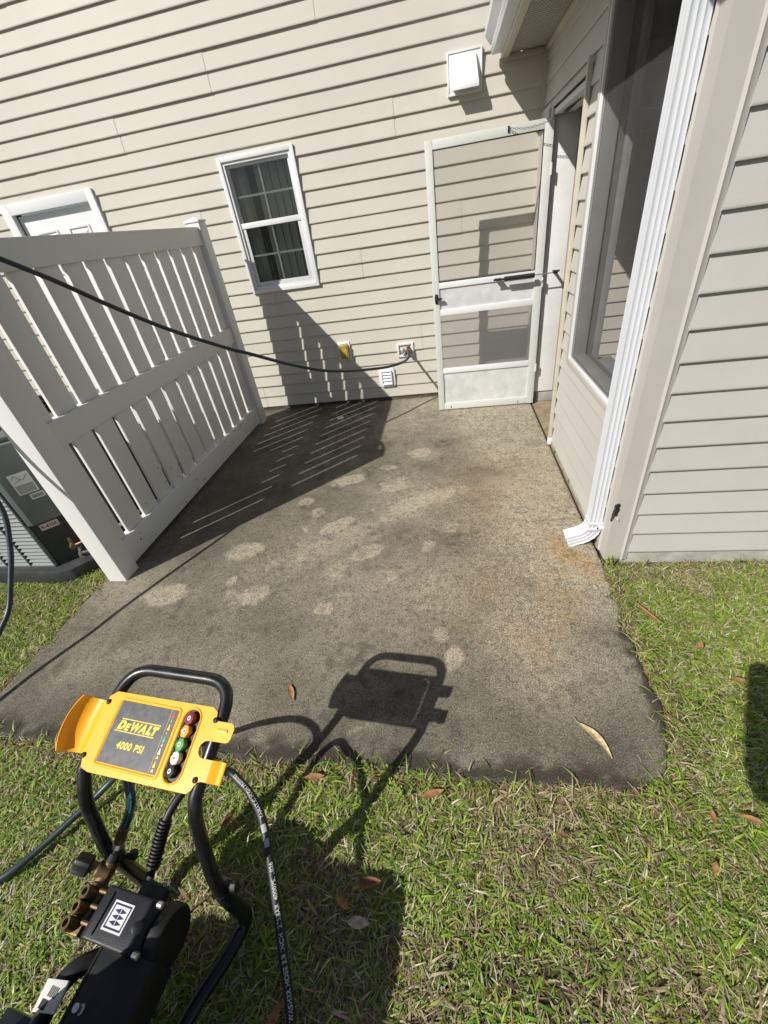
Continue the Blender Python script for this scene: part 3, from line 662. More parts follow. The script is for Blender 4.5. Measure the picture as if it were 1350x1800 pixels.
# ================================================================== SCREEN DOOR
def build_screen_door():
    d = tag(empty('screen_door', (.77, 4.02, 0)), 'weathered white screen door standing open against the house wall', 'door'); d.location = (0,0,0)
    f, b = 4.005, 4.036; X0, X1, Z0, Z1 = -.138, .764, .012, 2.062
    MB().box(X0, X0+.056, f, b, Z0, Z1).build('stile', 'dwhite', d, bevel=.003)
    MB().box(X1-.062, X1, f, b, Z0, Z1).build('stile', 'dwhite', d, bevel=.003)
    MB().box(X0+.0565, X1-.0625, f, b, Z1-.056, Z1).build('rail', 'dwhite', d, bevel=.003)
    MB().box(X0+.0565, X1-.0625, f, b, Z0, .076).build('rail', 'dwhite', d, bevel=.003)
    MB().box(X0+.0565, X1-.0625, f+.001, b, 1.098, 1.142).build('rail', 'white', d, bevel=.003)
    MB().box(X0+.0565, X1-.0625, f+.001, b, .885, .932).build('rail', 'white', d, bevel=.003)
    MB().box(X0+.0565, X1-.0625, f+.001, b, .372, .420).build('rail', 'white', d, bevel=.003)
    p = MB().box(X0+.0565, X1-.0625, f+.012, f+.016, .9325, 1.0975).build('push_panel', 'panelmetal', d); p['label'] = 'scuffed pale metal push panel at handle height'
    p = MB().box(X0+.0565, X1-.0625, f+.012, f+.016, .0765, .3715).build('kick_panel', 'panelmetal', d)
    m = MB(); ring(m, X0+.057, X1-.063, 1.1425, Z1-.0565, .006, f+.006, f+.012); m.build('screen_spline', 'darkgrey', d)
    MB().sheet([[(x, f+.014, z) for x in np.linspace(X0+.057, X1-.063, 8)] for z in np.linspace(1.142, Z1-.056, 10)]).build('screen', 'dscreen', d)
    MB().sheet([[(x, f+.024, z) for x in np.linspace(X0+.057, X1-.063, 8)] for z in np.linspace(.42, .886, 6)]).build('screen', 'dscreen', d)
    # expanded-metal guard
    m = MB(); gx0, gx1, gz0, gz1 = X0+.058, X1-.064, .421, .884; pw, ph = .0185, .0088
    nx = int((gx1-gx0)/pw); nz_ = int((gz1-gz0)/ph); t = .0014
    for j in range(nz_):
        za, zb = gz0+j*ph, gz0+(j+1)*ph
        if j % 2: za, zb = zb, za
        for i in range(nx):
            xa = gx0+i*pw
            for (p0, p1) in (((xa, za), (xa+pw/2, zb)), ((xa+pw/2, zb), (xa+pw, za))):
                m.add([(p0[0], f+.008, p0[1]-t), (p1[0], f+.008, p1[1]-t), (p1[0], f+.0095, p1[1]+t), (p0[0], f+.0095, p0[1]+t)], [(0,1,2,3)])
    g = m.build('guard_grille', 'guard', d); g['kind'] = 'stuff'
    # latch
    m = MB().box(-.120, -.098, f-.010, f-.0005, .985, 1.060); m.box(-.118, -.060, f-.034, f-.0105, 1.016, 1.030); m.box(-.122, -.100, f-.030, f-.0105, 1.008, 1.050)
    m.build('latch', 'black', d, bevel=.003)
    # pneumatic closer: bracket, cylinder, rod, jamb bracket
    c = MB(); c.tube([(.452, f-.055, 1.117), (.690, f-.055, 1.117)], .0165, 16); closer = c.build('closer', 'black', d, smooth=40)
    m = MB(); m.box(.366, .452, f-.058, f-.052, 1.110, 1.124).box(.38, .43, f-.0518, f-.0003, 1.112, 1.122); m.build('bracket', 'darkgrey', closer, bevel=.001)
    MB().tube([(.690, f-.055, 1.117), (.838, f-.055, 1.117)], .0045, 8).build('rod', 'steel', closer, smooth=40)
    m = MB(); m.box(.832, .868, f-.062, f-.048, 1.108, 1.128).box(.846, .868, f-.0475, DOY1-.0125, 1.113, 1.123).box(.836, .880, f-.066, f-.0625, 1.120, 1.134); m.build('bracket', 'darkgrey', closer, bevel=.001)
    # safety chain and its spring
    def chain(P, name):
        m = MB(); L = 0; k = 0
        for i in range(len(P)-1):
            a, b_ = Vector(P[i]), Vector(P[i+1]); t = (b_-a); ln = t.length; t.normalize()
            s = Vector((0, 0, 1)) if k % 2 else t.cross(Vector((0,0,1))); s = (s-t*s.dot(t)).normalized(); c_ = (a+b_)/2
            pts = [c_+t*(ln*.62*math.cos(q))+s*(.0062*math.sin(q)) for q in np.linspace(0, 2*math.pi, 11)]
            m.tube(pts, .0014, 5, cap=False); k += 1
        return m.build(name, 'guard', d, smooth=60)
    A, B_ = Vector((.455, f-.012, 2.045)), Vector((.80, 3.86, 2.058))
    pts = [A.lerp(B_, i/24)+Vector((0, 0, -.03*math.sin(math.pi*i/24))) for i in range(25)]; chain(pts, 'chain')
    m = MB(); m.box(.449, .461, f-.008, f-.0005, 2.024, 2.058); m.build('chain_plate', 'darkgrey', d)
    m = MB(); C0, C1 = B_, Vector((.815, 3.52, 2.075)); pts = []
    for i in range(160):
        t = i/159; q = t*2*math.pi*20; pts.append(C0.lerp(C1, t)+Vector((.009*math.cos(q), 0, .009*math.sin(q))))
    m.tube(pts, .0016, 5); m.build('spring', 'darkgrey', d, smooth=60)
    # hinges and screw heads on hinge side
    for z in (.35, 1.05, 1.78):
        MB().tube([(.766, f-.004, z-.035), (.766, f-.004, z+.035)], .006, 8).build('hinge', 'panelmetal', d, smooth=40)
    for x in (-.02, .62):
        MB().box(x, x+.006, f-.002, f+.001, .022, .046).build('screw', 'darkgrey', d)
build_screen_door()

# ================================================================== WALL FIXTURES
def build_fixtures():
    y = YW-.015
    # hooded exhaust vent
    v = tag(empty('exhaust_vent', (0,0,0)), 'white hooded exhaust vent high on the siding beside the eave', 'vent')
    m = MB().box(.045, .302, y-.016, y+.01, 2.335, 2.572); m.build('plate', 'white', v, bevel=.004)
    m = MB(); ring(m, .045, .302, 2.335, 2.572, .013, y-.021, y-.0165); m.build('rim', 'white', v, bevel=.002)
    hy = y-.0165
    m = MB(); a = [(.100,hy,2.535),(.254,hy,2.535),(.254,hy-.012,2.535),(.100,hy-.012,2.535),(.078,hy,2.385),(.272,hy,2.385),(.272,hy-.085,2.372),(.078,hy-.085,2.372),(.078,hy-.085,2.350),(.272,hy-.085,2.350)]
    m.add(a, [(0,1,2,3),(3,2,6,7),(0,3,7,4),(1,5,6,2),(7,6,9,8),(4,7,8),(5,9,6)]); m.build('hood', 'white', v, solid=.0025, bevel=.002)
    MB().box(.095, .255, hy-.004, hy-.0005, 2.375, 2.52).build('flap', 'panelmetal', v)
    # weathered outlet cover
    v = tag(empty('outlet_cover'), 'yellowed bubble outlet cover with white plate low on the siding', 'outlet cover')
    MB().box(-1.180, -1.046, y-.010, y+.01, .478, .664).build('plate', 'white', v, bevel=.004)
    m = MB().prism(rrect(-1.160, -1.066, .494, .646, .016), lambda p: (p[0], y-.0105, p[1]), lambda p: (p[0]*.94-1.113*.06, y-.05, p[1]*.94+.57*.06)); m.build('cover', 'amber', v, bevel=.006)
    m = MB(); ring(m, -1.150, -1.076, .508, .630, .008, y-.054, y-.0505); m.build('rib', 'amber', v, bevel=.002)
    MB().tube([(-1.14, y-.02, .650), (-1.085, y-.02, .650)], .006, 8).build('hinge', 'white', v, smooth=40)
    # hose bib box
    v = tag(empty('hose_bib'), 'white recessed hose faucet box with corroded tap on the siding', 'faucet')
    m = MB(); ring(m, -.553, -.382, .450, .587, .020, y-.014, y+.01); m.build('box_frame', 'white', v, bevel=.004)
    MB().box(-.533, -.402, y+.003, y+.008, .470, .567).build('box_back', 'greywood', v)
    m = MB(); m.lathe((-.435, y+.002, .535), (0,-1,0), [(0,.019),(.012,.019),(.013,.013),(.04,.013),(.044,.017),(.06,.017)], 14)
    m.lathe((-.435, y-.045, .535), (.1,-.25,-1), [(0,.014),(.02,.013),(.022,.016),(.045,.016)], 14); m.build('tap', 'brass', v, smooth=40)
    m = MB()
    for k in range(6):
        q = k*math.pi/3; m.tube([(-.492+.004*math.cos(q), y-.032, .512+.004*math.sin(q)), (-.492+.022*math.cos(q), y-.034, .512+.022*math.sin(q))], .005, 6)
    m.tube([(-.492+.024*math.cos(q), y-.033, .512+.024*math.sin(q)) for q in np.linspace(0, 2*math.pi, 25)], .006, 8)
    m.tube([(-.492, y+.002, .512), (-.492, y-.036, .512)], .008, 8); m.build('handle', 'steel', v, smooth=50)
    # louvered vent
    v = tag(empty('louver_vent'), 'small white louvered dryer vent below the hose faucet', 'vent')
    pts = [(-.762,.150),(-.626,.152),(-.608,.170),(-.608,.332),(-.624,.350),(-.764,.346),(-.780,.330),(-.780,.166)]
    MB().prism(pts, lambda p: (p[0], y-.014, p[1]), lambda p: (p[0], y+.008, p[1])).build('plate', 'white', v, bevel=.003)
    m = MB(); ring(m, -.752, -.640, .176, .322, .007, y-.032, y-.0145); m.build('frame', 'white', v, bevel=.002)
    for k in range(4):
        zt = .313-k*.034; m = MB(); m.obox((-.696, y-.022, zt-.015), (.0475, 0, 0), (0, -.008, -.012), (0, .0012, -.0008)); m.build('louver', 'white', v, bevel=.0006)
build_fixtures()

# ================================================================== FENCE
def build_fence():
    f = tag(empty('privacy_fence', (-2.13, 2.9, 0)), 'white vinyl semi-private fence panel screening the air conditioner', 'fence'); f.location = (0,0,0)
    def post(y0):
        p = MB().box(-2.193, -2.066, y0, y0+.127, -.02, 1.835).build('post', 'fence', f, bevel=.006, seg=3)
        cx, cy = -2.1295, y0+.0635; w = .071
        m = MB().box(cx-w, cx+w, cy-w, cy+w, 1.8355, 1.848)
        m.add([(cx-w,cy-w,1.8485),(cx+w,cy-w,1.8485),(cx+w,cy+w,1.8485),(cx-w,cy+w,1.8485),(cx,cy,1.876)], [(0,1,4),(1,2,4),(2,3,4),(3,0,4),(3,2,1,0)])
        m.build('cap', 'fence', p, bevel=.003)
    post(1.630); post(4.035)
    for z0, z1 in ((1.668, 1.803), (.860, .998), (.028, .200)):
        MB().box(-2.158, -2.088, 1.7575, 4.0345, z0, z1).build('rail', 'fence', f, bevel=.005, seg=3)
    y = 1.758; spans = [(1.7585, 1.842)] + [(1.842+.184*k+.034, 2.026+.184*k) for k in range(12)]
    for a, b in spans:
        b = min(b, 4.034)
        if b-a < .02: continue
        MB().box(-2.132, -2.113, a, b, .2005, 1.6675).build('slat', 'fence', f, bevel=.003)
    # mud spatter on the lower slats
    m = MB()
    for i in range(60):
        yy = 1.9+2.1*random.random()**.8; z = .05+.45*random.random()**2; s = .002+.006*random.random()
        x = -2.1125 if z > .2 else -2.0875
        k = 6; m.add([(x+.0006, yy+s*(.6+.5*random.random())*math.cos(2*math.pi*q/k), z+s*(.6+.9*random.random())*math.sin(2*math.pi*q/k)) for q in range(k)], [tuple(range(k))])
    o = m.build('mud_specks', 'ink', f); o['kind'] = 'stuff'
build_fence()

# ================================================================== AIR CONDITIONER
def build_ac():
    a = tag(empty('air_conditioner', (-2.7, 2.1, 0)), 'grey-green outdoor air conditioner unit behind the white fence', 'air conditioner'); a.location = (0,0,0)
    cab = [(-3.35,1.72),(-2.594,1.72),(-2.325,1.99),(-2.325,2.62),(-3.35,2.62)]
    MB().prism([(-3.42,1.655),(-2.57,1.635),(-2.47,1.665),(-2.30,1.85),(-2.27,1.95),(-2.27,2.7),(-3.42,2.7)], lambda p: (p[0],p[1],-.03), lambda p: (p[0],p[1],.072)).build('pad', 'tarblack', a, bevel=.014)
    MB().prism([(p[0]*.985-.04, p[1]*.985+.04) for p in cab], lambda p: (p[0],p[1],.073), lambda p: (p[0],p[1],.90)).build('core', 'acdark', a)
    # louvered face toward the camera
    for c in range(4):
        x1 = -2.606-c*.19; x0 = x1-.178
        for k in range(27):
            z = .095+k*.0295
            m = MB(); m.obox(((x0+x1)/2, 1.700, z), ((x1-x0)/2, 0, 0), (0, -.008, -.009), (0, .0012, -.0010)); m.build('louver', 'aclouv', a)
        MB().box(x1+.001, x1+.011, 1.688, 1.712, .078, .90).build('upright', 'aclouv', a, bevel=.002)
    MB().box(-3.35, -2.600, 1.690, 1.715, .0735, .088).build('base_rail', 'acgreen', a, bevel=.003)
    # chamfered service corner: upper cover, dark lower panel
    d = Vector((.269, .270, 0)).normalized(); n = Vector((d.y, -d.x, 0)); P0 = Vector((-2.594, 1.72, 0))
    def ch(s, h, z): return tuple(P0+d*s+n*h+Vector((0,0,z)))
    m = MB(); prof = [(-.01,.0),(-.008,.025),(.02,.042),(.10,.045),(.30,.045),(.36,.042),(.385,.02),(.385,-.02),(-.01,-.02)]
    m.prism(prof, lambda p: ch(p[0], p[1], .40), lambda p: ch(p[0], p[1], .90)); cover = m.build('service_cover', 'acgreen', a, bevel=.004, smooth=50)
    MB().prism([(0,.0),(0,.012),(.38,.012),(.38,.0)], lambda p: ch(p[0], p[1], .074), lambda p: ch(p[0], p[1], .399)).build('valve_panel', 'acdark', a)
    def tm(fn_h): return lambda x, y: ch(x, fn_h, y)
    # stickers on cover
    s = MB().prism(rrect(.06,.16,.60,.73,.004), lambda p: ch(p[0], .0458, p[1]), lambda p: ch(p[0], .0465, p[1])).build('rating_sticker', 'paper', cover)
    m = MB()
    for i in range(9): m.add([ch(.066,.0472,.607+i*.006), ch(.152,.0472,.607+i*.006), ch(.152,.0472,.6095+i*.006), ch(.066,.0472,.6095+i*.006)], [(0,1,2,3)])
    for q in ((.07,.70,.09,.722),(.09,.715,.115,.685),(.075,.68,.11,.69),(.12,.685,.15,.715)): 
        m.tube([ch(q[0],.0472,q[1]), ch(q[2],.0472,q[3])], .0012, 5)
    m.build('sticker_print', 'ink', s)
    s2 = MB().prism(rrect(.10,.17,.555,.59,.003), lambda p: ch(p[0], .0458, p[1]), lambda p: ch(p[0], .0465, p[1])).build('barcode_sticker', 'paper', cover)
    m = MB()
    for i in range(18):
        x = .106+i*.0033; m.add([ch(x,.0472,.561), ch(x+.0016,.0472,.561), ch(x+.0016,.0472,.584), ch(x,.0472,.584)], [(0,1,2,3)])
    m.build('sticker_print', 'ink', s2)
    s3 = MB().prism(rrect(.035,.135,.335,.378,.003), lambda p: ch(p[0], .0124, p[1]), lambda p: ch(p[0], .0132, p[1])).build('refrigerant_sticker', 'pink', a)
    text_box('R-410A', .043, .127, .345, .368, tm(.0138), bold=.015).build('sticker_print', 'ink', s3)
    # service valves and line set
    m = MB(); m.tube([ch(.13,.012,.20), ch(.13,.09,.20)], .014, 10); m.tube([ch(.13,.06,.20), ch(.13,.06,.245)], .009, 8); m.lathe(ch(.13,.09,.20), n, [(0,.018),(.02,.018),(.022,.012)], 6); m.build('valve', 'brass', a, smooth=40)
    m = MB(); m.tube([ch(.15,.012,.13), ch(.15,.10,.13)], .018, 10); m.tube([ch(.15,.07,.13), ch(.15,.07,.165)], .009, 8); m.lathe(ch(.15,.10,.13), n, [(0,.022),(.02,.022),(.022,.014)], 6); m.build('valve', 'steel', a, smooth=40)
    MB().tube(spline([ch(.13,.09,.20), ch(.22,.11,.21), ch(.32,.10,.20), ch(.42,.10,.14), (-2.26,2.3,.10), (-2.25,2.8,.08)]), .007, 8).build('liquid_line', 'copper', a, smooth=60)
    MB().tube(spline([ch(.15,.10,.13), ch(.24,.13,.13), ch(.34,.11,.12), (-2.255,2.15,.09), (-2.25,2.8,.06)]), .024, 12).build('suction_line', 'black', a, smooth=60)
    MB().tube(spline([ch(.20,.012,.39), ch(.24,.05,.36), ch(.30,.07,.28), ch(.40,.08,.2), (-2.24,2.3,.16)]), .012, 10).build('power_whip', 'greywood', a, smooth=60)
    # top grille
    MB().prism([(p[0], p[1]) for p in cab], lambda p: (p[0],p[1],.9015), lambda p: (p[0],p[1],.93)).build('top', 'acgreen', a, bevel=.01)
    for k in range(6):
        MB().lathe((-2.85, 2.2, .935), (0,0,1), [(0,.06*(k+1)-.004),(.006,.06*(k+1)-.004),(.006,.06*(k+1)),(0,.06*(k+1))], 28).build('fan_guard', 'acdark', a)
build_ac()

# ================================================================== PRESSURE WASHER
TL = R(21.62); BW = Vector((-.76, .45, 0)); YAWW = R(-6.69)
washer = tag(empty('pressure_washer', BW, YAWW), 'pressure washer with yellow nozzle panel, black tube handle and brass pump', 'pressure washer')
def wl(x, y, z):
    """washer-local to world"""
    c, s = math.cos(YAWW), math.sin(YAWW); return Vector((BW.x+c*x-s*y, BW.y+s*x+c*y, z))
def pl(x, y, h=0):
    """panel plane (right, up-slope, out) to washer-local"""
    return (x, y*math.cos(TL)-h*math.sin(TL), .6434+y*math.sin(TL)+h*math.cos(TL))
def build_washer():
    W = washer
    # handle loop with both uprights and base rails
    top = [pl(-.2,-.12,-.02), pl(-.2,.132,-.02), pl(.142,.137,-.02), pl(.142,-.12,-.02)]
    h = fillet(top, [.085,.078], 10)
    left = fillet([h[0], (-.2,-.150,.51), (-.2,-.205,.315), (-.2,-.208,.25)], [.05,.08], 6)
    right = fillet([h[-1], (.142,-.135,.535), (.142,-.195,.33), (.142,-.205,.25)], [.05,.08], 6)
    MB().tube(left[::-1]+h[1:-1]+right, .0165, 16).build('handle', 'blacktube', W, smooth=60)
    for u, sgn in ((.142, 1), (-.2, -1)):
        pth = fillet([(u,-.203,.26), (u,-.208,.20), (u+sgn*.006,-.212,.040), (u-sgn*.012,-.285,.030), (u-sgn*.055,-.42,.050), (u-sgn*.06,-.60,.09), (u-sgn*.06,-1.05,.12)], [.03,.075,.06,.08,.1], 8)
        MB().tube(pth, .0195, 16).build('base_rail', 'blacktube', W, smooth=60)
        ks = (.030 if sgn > 0 else .030)
        m = MB(); kx = u+sgn*.018; kz = .272 if sgn > 0 else .250
        m.lathe((u+ (.018 if sgn > 0 else .018), -.193, kz), (1,.25,0), [(0,.006),(.008,.006),(.009,.011),(.012,.0145),(.024,.0145),(.027,.010)], 12); m.build('clamp_knob', 'black', W, smooth=30)
    # --- panel sheet
    out = [(-.207,.040),(-.205,.051),(-.1863,.0656),(.1217,.0703),(.1367,.0614),(.139,.048),(.147,.0415),(.186,.0425),(.1945,.039),(.1975,.030),(.1965,.010),(.193,.001),(.185,-.0022),(.140,-.0040),(.129,-.0065),(.1215,-.0145),(.1198,-.024),(.1225,-.033),(.129,-.0395),(.1375,-.0415),(.168,-.0410),(.168,-.0870),(.1556,-.0872),(.146,-.090),(.140,-.099),(.1364,-.1079),(.1275,-.1167),(-.1675,-.1226),(-.1927,-.117),(-.199,-.104),(-.2075,-.0885)]
    slot = stadium(.0715, -.104, .057, .047)
    p = MB().prism(out, lambda q: pl(q[0], q[1], 0), lambda q: pl(q[0], q[1], -.0035), [slot]).build('nozzle_panel', 'yellow', W, bevel=.0008, seg=1)
    p['label'] = 'yellow control panel reading DEWALT 4000 PSI with five coloured spray nozzles'
    # embossed border and rim round the slot
    def emb(outer, inner, name, h=.0028):
        m = MB(); n = len(outer); vs = []
        for loop, hh in ((outer, .0003), ([((a[0]*.6+b[0]*.4), (a[1]*.6+b[1]*.4)) for a, b in zip(outer, inner)], h), ([((a[0]*.4+b[0]*.6), (a[1]*.4+b[1]*.6)) for a, b in zip(outer, inner)], h), (inner, .0003)):
            vs += [pl(q[0], q[1], hh) for q in loop]
        fs = [(r*n+i, r*n+(i+1) % n, (r+1)*n+(i+1) % n, (r+1)*n+i) for r in range(3) for i in range(n)]
        m.add(vs, fs); return m.build(name, 'yellow', p, smooth=50)
    emb(rrect(-.1660,.0370,-.1062,.0545,.012), rrect(-.1575,.0290,-.0985,.0490,.005), 'embossed_border')
    emb(stadium(.0715,-.1095,.0625,.058), stadium(.0715,-.104,.057,.047), 'slot_rim')
    m = MB(); st = stadium(.0715,-.1035,.0565,.046); m.prism(st, lambda q: pl(q[0],q[1],-.006), lambda q: pl(q[0],q[1],-.016)); m.build('nozzle_holder', 'black', p)
    MB().prism(rrect(.150,.182,.018,.026,.0035), lambda q: pl(q[0],q[1],.0003), lambda q: pl(q[0],q[1],.0022)).build('tab_rib', 'yellow', p, bevel=.0009)
    # curled gun cradle at the left, curled hose hook at the right
    rows = []
    for i, (x, hh) in enumerate([(-.2065,-.001),(-.212,-.010),(-.222,-.018),(-.236,-.023),(-.252,-.024),(-.267,-.019),(-.280,-.009),(-.289,.004),(-.294,.018)]):
        t = i/8; row = []
        for k in range(11):
            q = k/10; y_ = -.0885-.006*t+(.1255+.010*t)*q; bulge = 1-.20*t*abs(2*q-1)**2.2
            row.append(pl(-.2065+(x+.2065)*bulge, y_, hh*bulge))
        rows.append(row)
    MB().sheet(rows).build('gun_cradle', 'yellow', p, solid=.003, smooth=50)
    rows = []
    for x, hh in [(.1675,-.001),(.176,-.003),(.186,-.009),(.195,-.011),(.2035,-.007),(.208,.003)]:
        rows.append([pl(x, y, hh) for y in np.linspace(-.0870,-.0410,5)])
    MB().sheet(rows).build('hose_hook', 'yellow', p, solid=.003, smooth=50)
    for x, y in ((-.2005,.0366),(-.2005,-.0906),(.139,.0422),(.139,-.0865)):
        MB().lathe(pl(x,y,.0002), (0,-math.sin(TL),math.cos(TL)), [(0,.0068),(.002,.0068),(.0042,.0045),(.0046,.002),(.003,.0015)], 12).build('screw', 'black', p, smooth=40)
    # --- decal
    dc = MB().prism(rrect(-.1554,.0267,-.0965,.0470,.002), lambda q: pl(q[0],q[1],.0004), lambda q: pl(q[0],q[1],.0010)).build('decal', 'decal', p)
    L = lambda h: (lambda x, y: pl(x, y, h)); HH = .0015
    def sh(x, y): return pl(x+.30*(y+.009), y, HH)
    m = MB()
    for y0, y1, xa, xb in ((.0045,.0068,-.1375,-.0125),(-.0242,-.0219,-.1375,-.0125)):
        m.add([sh(xa,y0), sh(xb,y0), sh(xb,y1), sh(xa,y1)], [(0,1,2,3)])
    t = MB()
    for s, x0, x1, y0, y1, b in (('D',-.1345,-.1135,-.0196,.0022,.075),('E',-.1115,-.0985,-.0196,-.0030,.055),('W',-.0975,-.0655,-.0196,.0022,.06),('A',-.0672,-.0450,-.0196,.0022,.06),('L',-.0430,-.0288,-.0196,.0022,.09),('T',-.0300,-.0130,-.0196,.0022,.09)):
        g = text_box(s, x0, x1, y0, y1, sh, bold=b); t.add(g.v, g.f)
    m.add(t.v, t.f); m.build('brand_print', 'yprint', dc)
    text_box('4000 PSI', -.1155, -.0318, -.0612, -.0440, lambda x, y: pl(x+.1*(y+.05), y, HH), bold=.035, spacing=1.12).build('pressure_print', 'yprint', dc)
    m = MB(); m.add([pl(.0066,-.0955,HH),pl(.0074,-.0955,HH),pl(.0074,.0465,HH),pl(.0066,.0465,HH)], [(0,1,2,3)])
    m.build('divider_print', 'yprint', dc)
    for (y, col, spray) in ((.034,'red',.0012),(.006,'yprint',.0015),(-.021,'teal',.0025),(-.048,'wprint',.0038),(-.076,'yprint',.004)):
        m = MB(); x = .0155
        pts = [(-.0028,-.006),(.0028,-.006),(.0028,-.003),(.0018,-.002),(.0018,.001),(.0010,.002),(.0010,.007),(-.0010,.007),(-.0010,.002),(-.0018,.001),(-.0018,-.002),(-.0028,-.003)]
        m.prism([(x+a*1.25, y+b) for a, b in pts], lambda q: pl(q[0],q[1],.0011), lambda q: pl(q[0],q[1],HH)); m.build('nozzle_icon', col, dc)
        m = MB(); m.add([pl(x,y-.0075,HH), pl(x+spray,y-.0155,HH), pl(x-spray,y-.0155,HH)], [(0,1,2)]); m.build('spray_icon', 'yprint', dc)
    # --- nozzles
    for k, (y, col) in enumerate(((.0347,'maroon'),(.0052,'orange'),(-.0244,'green'),(-.0533,'wnoz'),(-.0815,'black'))):
        axis = Vector((-.28, -math.sin(TL)+.05, math.cos(TL))).normalized(); o = Vector(pl(.0715, y, -.006))
        ang = .3*k
        nz = MB().lathe(o, axis, [(0,.0145),(.011,.0155),(.0135,.0150),(.0140,.014)], 6 if k not in (0, 3) else 8).build('nozzle', col, p, bevel=.001, seg=1)
        MB().lathe(o+axis*.0142, axis, [(0,.0056),(.0006,.0056)], 14).build('nozzle_mark', 'wprint', nz)
        MB().lathe(o+axis*.0149, axis, [(0,.0026),(.0004,.0026)], 10).build('orifice', 'ink', nz)
    # --- pump
    z = .30
    cr = MB().prism([(-.135,.175),(.015,.175),(.035,.20),(.035,.30),(.015,.335),(-.115,.335),(-.135,.315)], lambda q: (q[0],-.262,q[1]), lambda q: (q[0],-.362,q[1])).build('pump_crankcase', 'darkgrey', W, bevel=.006, seg=3)
    MB().box(-.100,-.093,-.352,-.275,.3352,.339).build('rib', 'darkgrey', cr, bevel=.001)
    # maker plate: white frame with two rows of peaks
    def tp(x, y): return (x, y, .3365)
    MB().box(-.080,-.022,-.338,-.284,.3352,.3362).build('name_plate', 'wprint', cr)
    m = MB(); X0, X1, Y0, Y1 = -.080,-.022,-.338,-.284
    for a, b, c, d in ((X0+.004,X1-.004,Y0+.004,Y0+.0075),(X0+.004,X1-.004,Y1-.0075,Y1-.004),(X0+.004,X0+.0075,Y0+.0075,Y1-.0075),(X1-.0075,X1-.004,Y0+.0075,Y1-.0075)):
        m.add([tp(a,c),tp(b,c),tp(b,d),tp(a,d)], [(0,1,2,3)])
    for row in (0, 1):
        xa, xb = (X0+.011, (X0+X1)/2-.001) if row == 0 else ((X0+X1)/2+.001, X1-.011)
        for i in range(3):
            y0 = Y0+.0115+i*.0105; y1 = y0+.0095; ym = (y0+y1)/2
            if row == 0: m.add([tp(xb,y0),tp(xb,y1),tp(xa,ym)], [(0,1,2)])
            else: m.add([tp(xa,y0),tp(xa,y1),tp(xb,ym)], [(0,1,2)])
    m.build('plate_print', 'navy', cr)
    # rear cover with bolts, oil cap, bearing cover
    cv = MB().lathe((.036,-.312,.250), (1,0,0), [(0,.068),(.024,.068),(.030,.064),(.032,.05)], 28).build('crankcase_cover', 'black', W, smooth=35)
    for y, zz in ((-.268,.322),(-.356,.322)):
        MB().lathe((.030,y,zz+.004), (1,0,.15), [(0,.0075),(.014,.0075),(.015,.004)], 10).build('bolt', 'steel', cv, smooth=30)
    MB().lathe((.012,-.316,.333), (.5,0,1), [(0,.012),(.010,.013),(.018,.013),(.020,.009)], 12).build('oil_cap', 'black', W, smooth=30)
    MB().lathe((-.035,-.2615,.262), (0,1,0), [(0,.040),(.028,.038),(.034,.030)], 20).build('bearing_cover', 'darkgrey', W, smooth=35)
    for q in range(4):
        MB().lathe((-.035+.034*math.cos(q*1.57+.6), -.232, .262+.034*math.sin(q*1.57+.6)), (0,1,0), [(0,.006),(.008,.006)], 6).build('bolt', 'steel', W)
    # brass manifold with three valve caps
    mf = MB().box(-.212,-.172,-.364,-.262,.215,.278).build('manifold', 'brass', W, bevel=.006)
    for y in (-.284,-.314,-.345):
        m = MB().lathe((-.190,y,.262), (-.28,-.08,1), [(0,.0125),(.018,.0125),(.020,.0150),(.044,.0150),(.046,.0138),(.046,.0085),(.022,.0080),(.021,.001)], 20); m.build('valve_cap', 'brass', mf, smooth=30)
        MB().tube([(-.171,y+.008,.288), (-.136,y+.008,.292)], .005, 8).build('tie_bolt', 'brass', mf, smooth=40)
        MB().tube([(-.171,y,.245), (-.136,y,.245)], .014, 12).build('plunger_housing', 'darkgrey', mf, smooth=40)
    # unloader with its black knob
    m = MB().tube([(-.195,-.262,.275),(-.19,-.215,.285)], .020, 14); m.lathe((-.185,-.240,.280), (-.75,-.05,.6), [(0,.018),(.03,.018),(.034,.014),(.05,.014)], 14); un = m.build('unloader', 'brass', W, smooth=40)
    o = Vector((-.224,-.243,.310)); ax = Vector((-.78,-.05,.55)).normalized()
    a = ax.orthogonal().normalized(); b = ax.cross(a); rows = []
    for d_, r0 in ((0,.020),(.004,.0235),(.038,.0225),(.043,.019),(.0435,.001)):
        rows.append([o+ax*d_+(a*math.cos(q)+b*math.sin(q))*(r0*(1+.06*math.cos(10*q))) for q in np.linspace(0, 2*math.pi, 41)])
    MB().sheet(rows).build('pressure_knob', 'black', un, smooth=35)
    # garden-hose inlet: black collar, zinc nut, brass thread
    i0 = Vector((-.188,-.212,.288)); i1 = Vector((-.176,-.158,.335)); ax = (i1-i0).normalized()
    MB().lathe(i0, ax, [(0,.020),(.022,.020),(.024,.017),(.030,.017)], 14).build('inlet_collar', 'black', W, smooth=35)
    MB().lathe(i0+ax*.0305, ax, [(0,.0185),(.012,.0185),(.013,.015)], 6).build('hose_nut', 'steel', W, smooth=20)
    m = MB()
    for k in range(6): m.lathe(i0+ax*(.045+k*.006), ax, [(0,.0125),(.0015,.0150),(.004,.0150),(.0055,.0125)], 14)
    m.build('hose_ferrule', 'brass', W, smooth=40)
